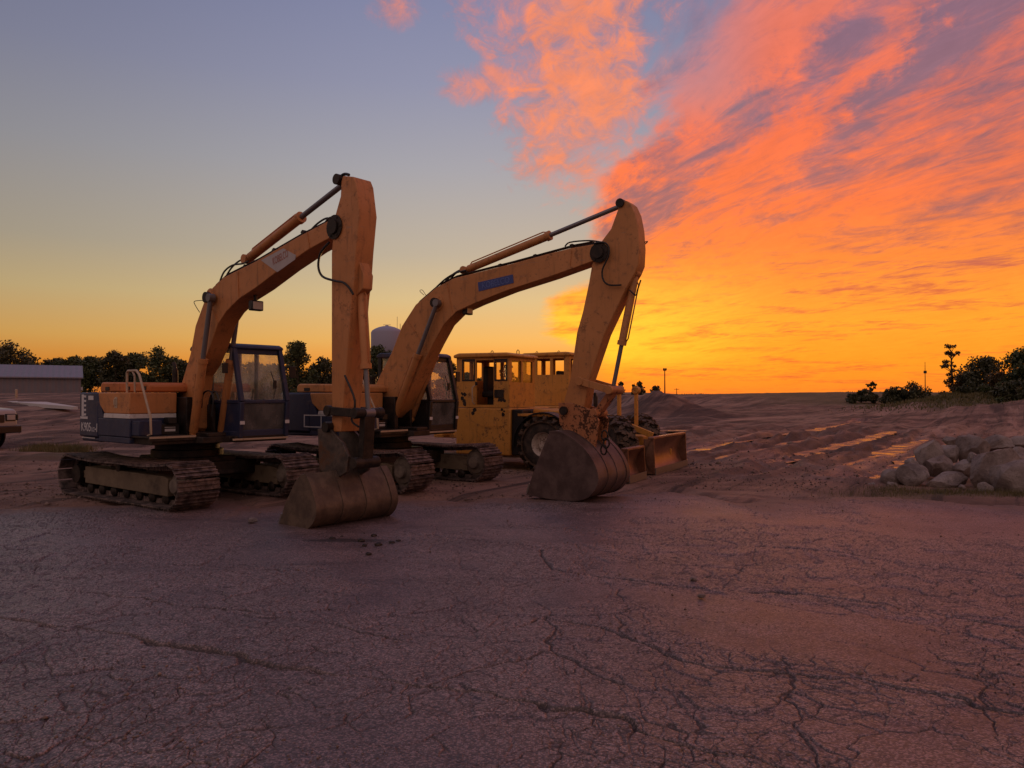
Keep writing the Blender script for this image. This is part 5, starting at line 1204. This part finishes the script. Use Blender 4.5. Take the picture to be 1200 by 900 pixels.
tag(grass([(40, 66, 3.5, 4, 1), (46, 62, 5, 5, 1)], 5000, .24, 2, .018), 'dry grass covering the bank under the right hand trees', 'grass', kind='stuff')
tag(grass([(7.3, 12.95, .9, .14, 1), (8.6, 12.6, .5, .15, .6), (6.6, 13.3, .3, .2, .3)], 1500, .085, 3, .006), 'thin yellowish grass along the foot of the boulders', 'grass', kind='stuff')

# ------------------------------------------------------------------ shed, slab, posts, tower
Ys = 80; e = at(95, 432, Ys); zb = 1.72; ridge = e.z; eave = at(95, 443, Ys).z
th = R(30); root = empty('metal_shed', (e.x - 14 * cos(th) - 5 * sin(th), Ys - 14 * sin(th) + 5 * cos(th), zb), th, 'long low grey metal shed with a pale roof under the left trees', 'shed'); L = 14.0; zb0 = -.3
b = MB(); b.bx(-L, L, -5, 5, zb0, eave - zb); b.build('wall', MT['shed'], root, smooth=False)
b = MB(); b.prism([(-L - .2, -5.3, eave - zb - .05), (L + .2, -5.3, eave - zb - .05), (L + .2, 0, ridge - zb + .35), (-L - .2, 0, ridge - zb + .35)], (0, 0, .12)); b.prism([(-L - .2, 5.3, eave - zb - .05), (L + .2, 5.3, eave - zb - .05), (L + .2, .01, ridge - zb + .35), (-L - .2, .01, ridge - zb + .35)], (0, 0, .12)); b.build('roof', MT['shedroof'], root, smooth=False)
for sx in (L + .01, -L - .01):
    b = MB(); s = 1 if sx > 0 else -1
    b.prism([(sx - s * .1, -4.9, eave - zb), (sx - s * .1, 4.9, eave - zb), (sx - s * .1, 0, ridge - zb + .33)], (s * .1, 0, 0)); b.build('gable', MT['shed'], root, smooth=False)
b = MB(); b.tube([(-8, -1, ridge - zb + .2), (-8, -1, ridge - zb + 1.0)], .12, 8); b.build('roof_vent', MT['pole'], root)
b = MB(); b.box((L + .05, -4.6, eave - zb - 1.1), (.25, .3, .35)); b.build('wall_lamp', MT['letter'], root)
p0, p1 = at(4, 470, 48), at(86, 476.5, 38)
b = MB(); dv = (p1 - p0); dv.z = 0; nn = Vector((-dv.y, dv.x, 0)).normalized()
zz0, zz1 = p0.z, p1.z
b.add([p0, p1, p1 + nn * .2, p0 + nn * 2.0, p0 - Vector((0, 0, .3)), p1 - Vector((0, 0, .14)), p1 + nn * .2 - Vector((0, 0, .14)), p0 + nn * 2.0 - Vector((0, 0, .3))], [(0, 1, 2, 3), (0, 4, 5, 1), (1, 5, 6, 2), (2, 6, 7, 3), (3, 7, 4, 0), (4, 7, 6, 5)])
o = b.build('concrete_slab', MT['concrete'], None, smooth=False); tag(o, 'long white tapering concrete slab lying in front of the grey shed', 'slab')
p = at(19, 468, 50); b = MB(); b.tube([(p.x, p.y, p.z - .5), (p.x, p.y, p.z + .60)], .07, 8); b.lathe([(.06, 0), (.085, .01), (.085, .05), (.03, .08)], (p.x, p.y, p.z + .58), (0, 0, 1), 10); tag(b.build('marker_post', MT['pale']), 'short pale post standing behind the white slab', 'post')
# water tower
Yt = 330; c = at(453.5, 382, Yt); k = Yt / FPX; rT = 20 * k
root = empty('water_tower', (c.x, Yt, 0), 0, 'grey domed water tower showing above the trees between the two booms', 'water tower')
rT = 18.6 * k; prof = [(.2, 0), (rT * .25, -.12), (rT * .5, -.55), (rT * .75, -1.25), (rT * .92, -2.0), (rT * 1.0, -2.9), (rT * 1.0, -9.0), (rT * 1.0, -12.6), (rT * .9, -13.6), (rT * .5, -14.4), (rT * .2, -15)]
b = MB(); b.lathe([(r, c.z + h) for r, h in prof], (0, 0, 0), (0, 0, 1), 48); tk = b.build('tank', MT['tank'], root)
b = MB(); b.lathe([(1.5, c.z - 14.5), (1.3, c.z - 18), (1.6, 2), (2.6, 0)], (0, 0, 0), (0, 0, 1), 24); b.build('column', MT['tank'], root)
b = MB(); b.tube([(12 * k, 0, c.z - 1.2), (12 * k, 0, c.z + 11 * k)], .09, 6); b.build('antenna', MT['pole'], tk)
b = MB(); b.tube([(15.5 * k, 0, c.z - 3), (15.5 * k, 0, c.z + 1)], .12, 6); b.build('antenna', MT['pole'], tk)
b = MB(); b.lathe([(.7, c.z - .1), (.7, c.z + .25), (.3, c.z + .4)], (0, 0, 0), (0, 0, 1), 12); b.tube([(1.6 * cos(t * pi / 8), 1.6 * sin(t * pi / 8), c.z + .5) for t in range(17)], .05, 5); b.build('roof_hatch', MT['tank'], tk)
# light pole, masts
p = at(779, 434, 170); gz = hz(p.x, 170); root = empty('light_pole', (p.x, 170, gz), 0, 'tall thin floodlight pole standing on the skyline right of the farther arm', 'light pole')
b = MB(); b.tube([(0, 0, -.2), (0, 0, p.z - gz)], [.16, .10], 8); b.build('pole', MT['black'], root)
b = MB(); b.bx(-.35, .35, -.08, .08, p.z - gz - .1, p.z - gz + .05); b.build('crossbar', MT['black'], root)
for xx in (-.22, .22):
    b = MB(); b.box((xx, -.1, p.z - gz + .25), (.36, .3, .36), Matrix.Rotation(R(25), 3, 'X')); b.build('floodlight', MT['black'], root)
p = at(1084, 424, 380); root = empty('radio_mast', (p.x, 380, 0), 0, 'slender radio mast with a small drum rising above the broad dark bush', 'mast')
b = MB(); b.tube([(0, 0, 0), (0, 0, p.z)], [.28, .10], 6); b.build('pole', MT['black'], root)
b = MB(); zq = at(1084, 436, 380).z; b.lathe([(.3, -.7), (.75, -.6), (.75, .6), (.3, .7)], (0, 0, zq), (0, 0, 1), 12); b.build('drum', MT['black'], root)
for px_ in (793,):
    p = at(px_, 455, 230); b = MB(); b.tube([(p.x, 230, 0), (p.x, 230, p.z)], [.14, .10], 6); b.tube([(p.x - .8, 230, p.z - .3), (p.x + .8, 230, p.z - .3)], .07, 5); tag(b.build('utility_pole', MT['black']), 'faint short pole on the skyline right of the floodlight pole', 'pole')

# ------------------------------------------------------------------ pickup truck at the left edge
p = at(-12, 500, 22.6); gz = hz(p.x - 1, 23)
root = empty('pickup_truck', (p.x, 22.6, gz), R(-14), 'white pickup truck, only its nose showing at the left frame edge', 'truck')
hw = .95
b = MB(); b.prism([(-5.3, -hw, .50), (-.05, -hw, .50), (0, -hw, .72), (-.03, -hw, 1.10), (-.12, -hw, 1.20), (-1.30, -hw, 1.30), (-5.3, -hw, 1.30)], (0, 2 * hw, 0)); bd = b.build('body', MT['truckw'], root, bevel=.05)
b = MB(); b.prism([(-1.35, -hw + .06, 1.30), (-3.3, -hw + .06, 1.30), (-3.15, -hw + .12, 1.90), (-2.0, -hw + .12, 1.90)], (0, 2 * hw - .14, 0)); cb_ = b.build('cab', MT['truckw'], root, bevel=.05)
b = MB(); b.prism([(-1.40, -hw + .16, 1.36), (-1.94, -hw + .2, 1.84), (-1.94, hw - .2, 1.84), (-1.40, hw - .16, 1.36)], (.012, 0, .012)); b.build('windscreen', MT['greyed'], cb_)
for s in (-1, 1):
    b = MB(); b.prism([(-1.62, s * (hw - .045), 1.36), (-3.15, s * (hw - .045), 1.36), (-3.05, s * (hw - .045), 1.80), (-2.05, s * (hw - .045), 1.80)], (0, s * .01, 0)); b.build('side_window', MT['greyed'], cb_)
    b = MB(); b.box((-.01, s * .70, .95), (.05, .34, .22)); b.bx(-.10, .012, s * .93 - .03, s * .93 + .03, .86, 1.04); hl = b.build('headlight', MT['black'], root, bevel=.012)
    b = MB(); b.box((.02, s * .70, .95), (.02, .28, .16)); b.build('lens', MT['lens'], hl, bevel=.01)
    b = MB(); b.box((-.30, s * (hw + .006), .97), (.34, .02, .2)); h2 = b.build('headlight', MT['black'], root, bevel=.008)
    b = MB(); b.box((-.30, s * (hw + .018), .97), (.26, .008, .13)); b.build('lens', MT['lens'], h2)
    for wx in (-.95, -4.2):
        m = MB(); m.lathe([(.24, -.12), (.36, -.13), (.40, -.09), (.40, .09), (.36, .13), (.24, .12)], (wx, s * (hw - .14), .40), seg=28); w = m.build('wheel', MT['rubber'], root)
        m = MB(); m.lathe([(.04, -.1), (.22, -.08), (.25, -.12), (.25, .12), (.22, .08), (.04, .1)], (wx, s * (hw - .14), .40), seg=20); m.build('rim', MT['pole'], w)
        m = MB(); m.lathe([(.1, -.02), (.5, -.02), (.5, .02), (.1, .02)], (wx, s * (hw - .012), .42), seg=28); m.build('wheel_arch', MT['black'], root)
b = MB(); b.bx(-.18, .14, -hw - .02, hw + .02, .48, .70); b.build('bumper', MT['black'], root, bevel=.03)
b = MB(); b.bx(-.03, .02, -.48, .48, .80, 1.04); b.build('grille', MT['black'], root, bevel=.01)
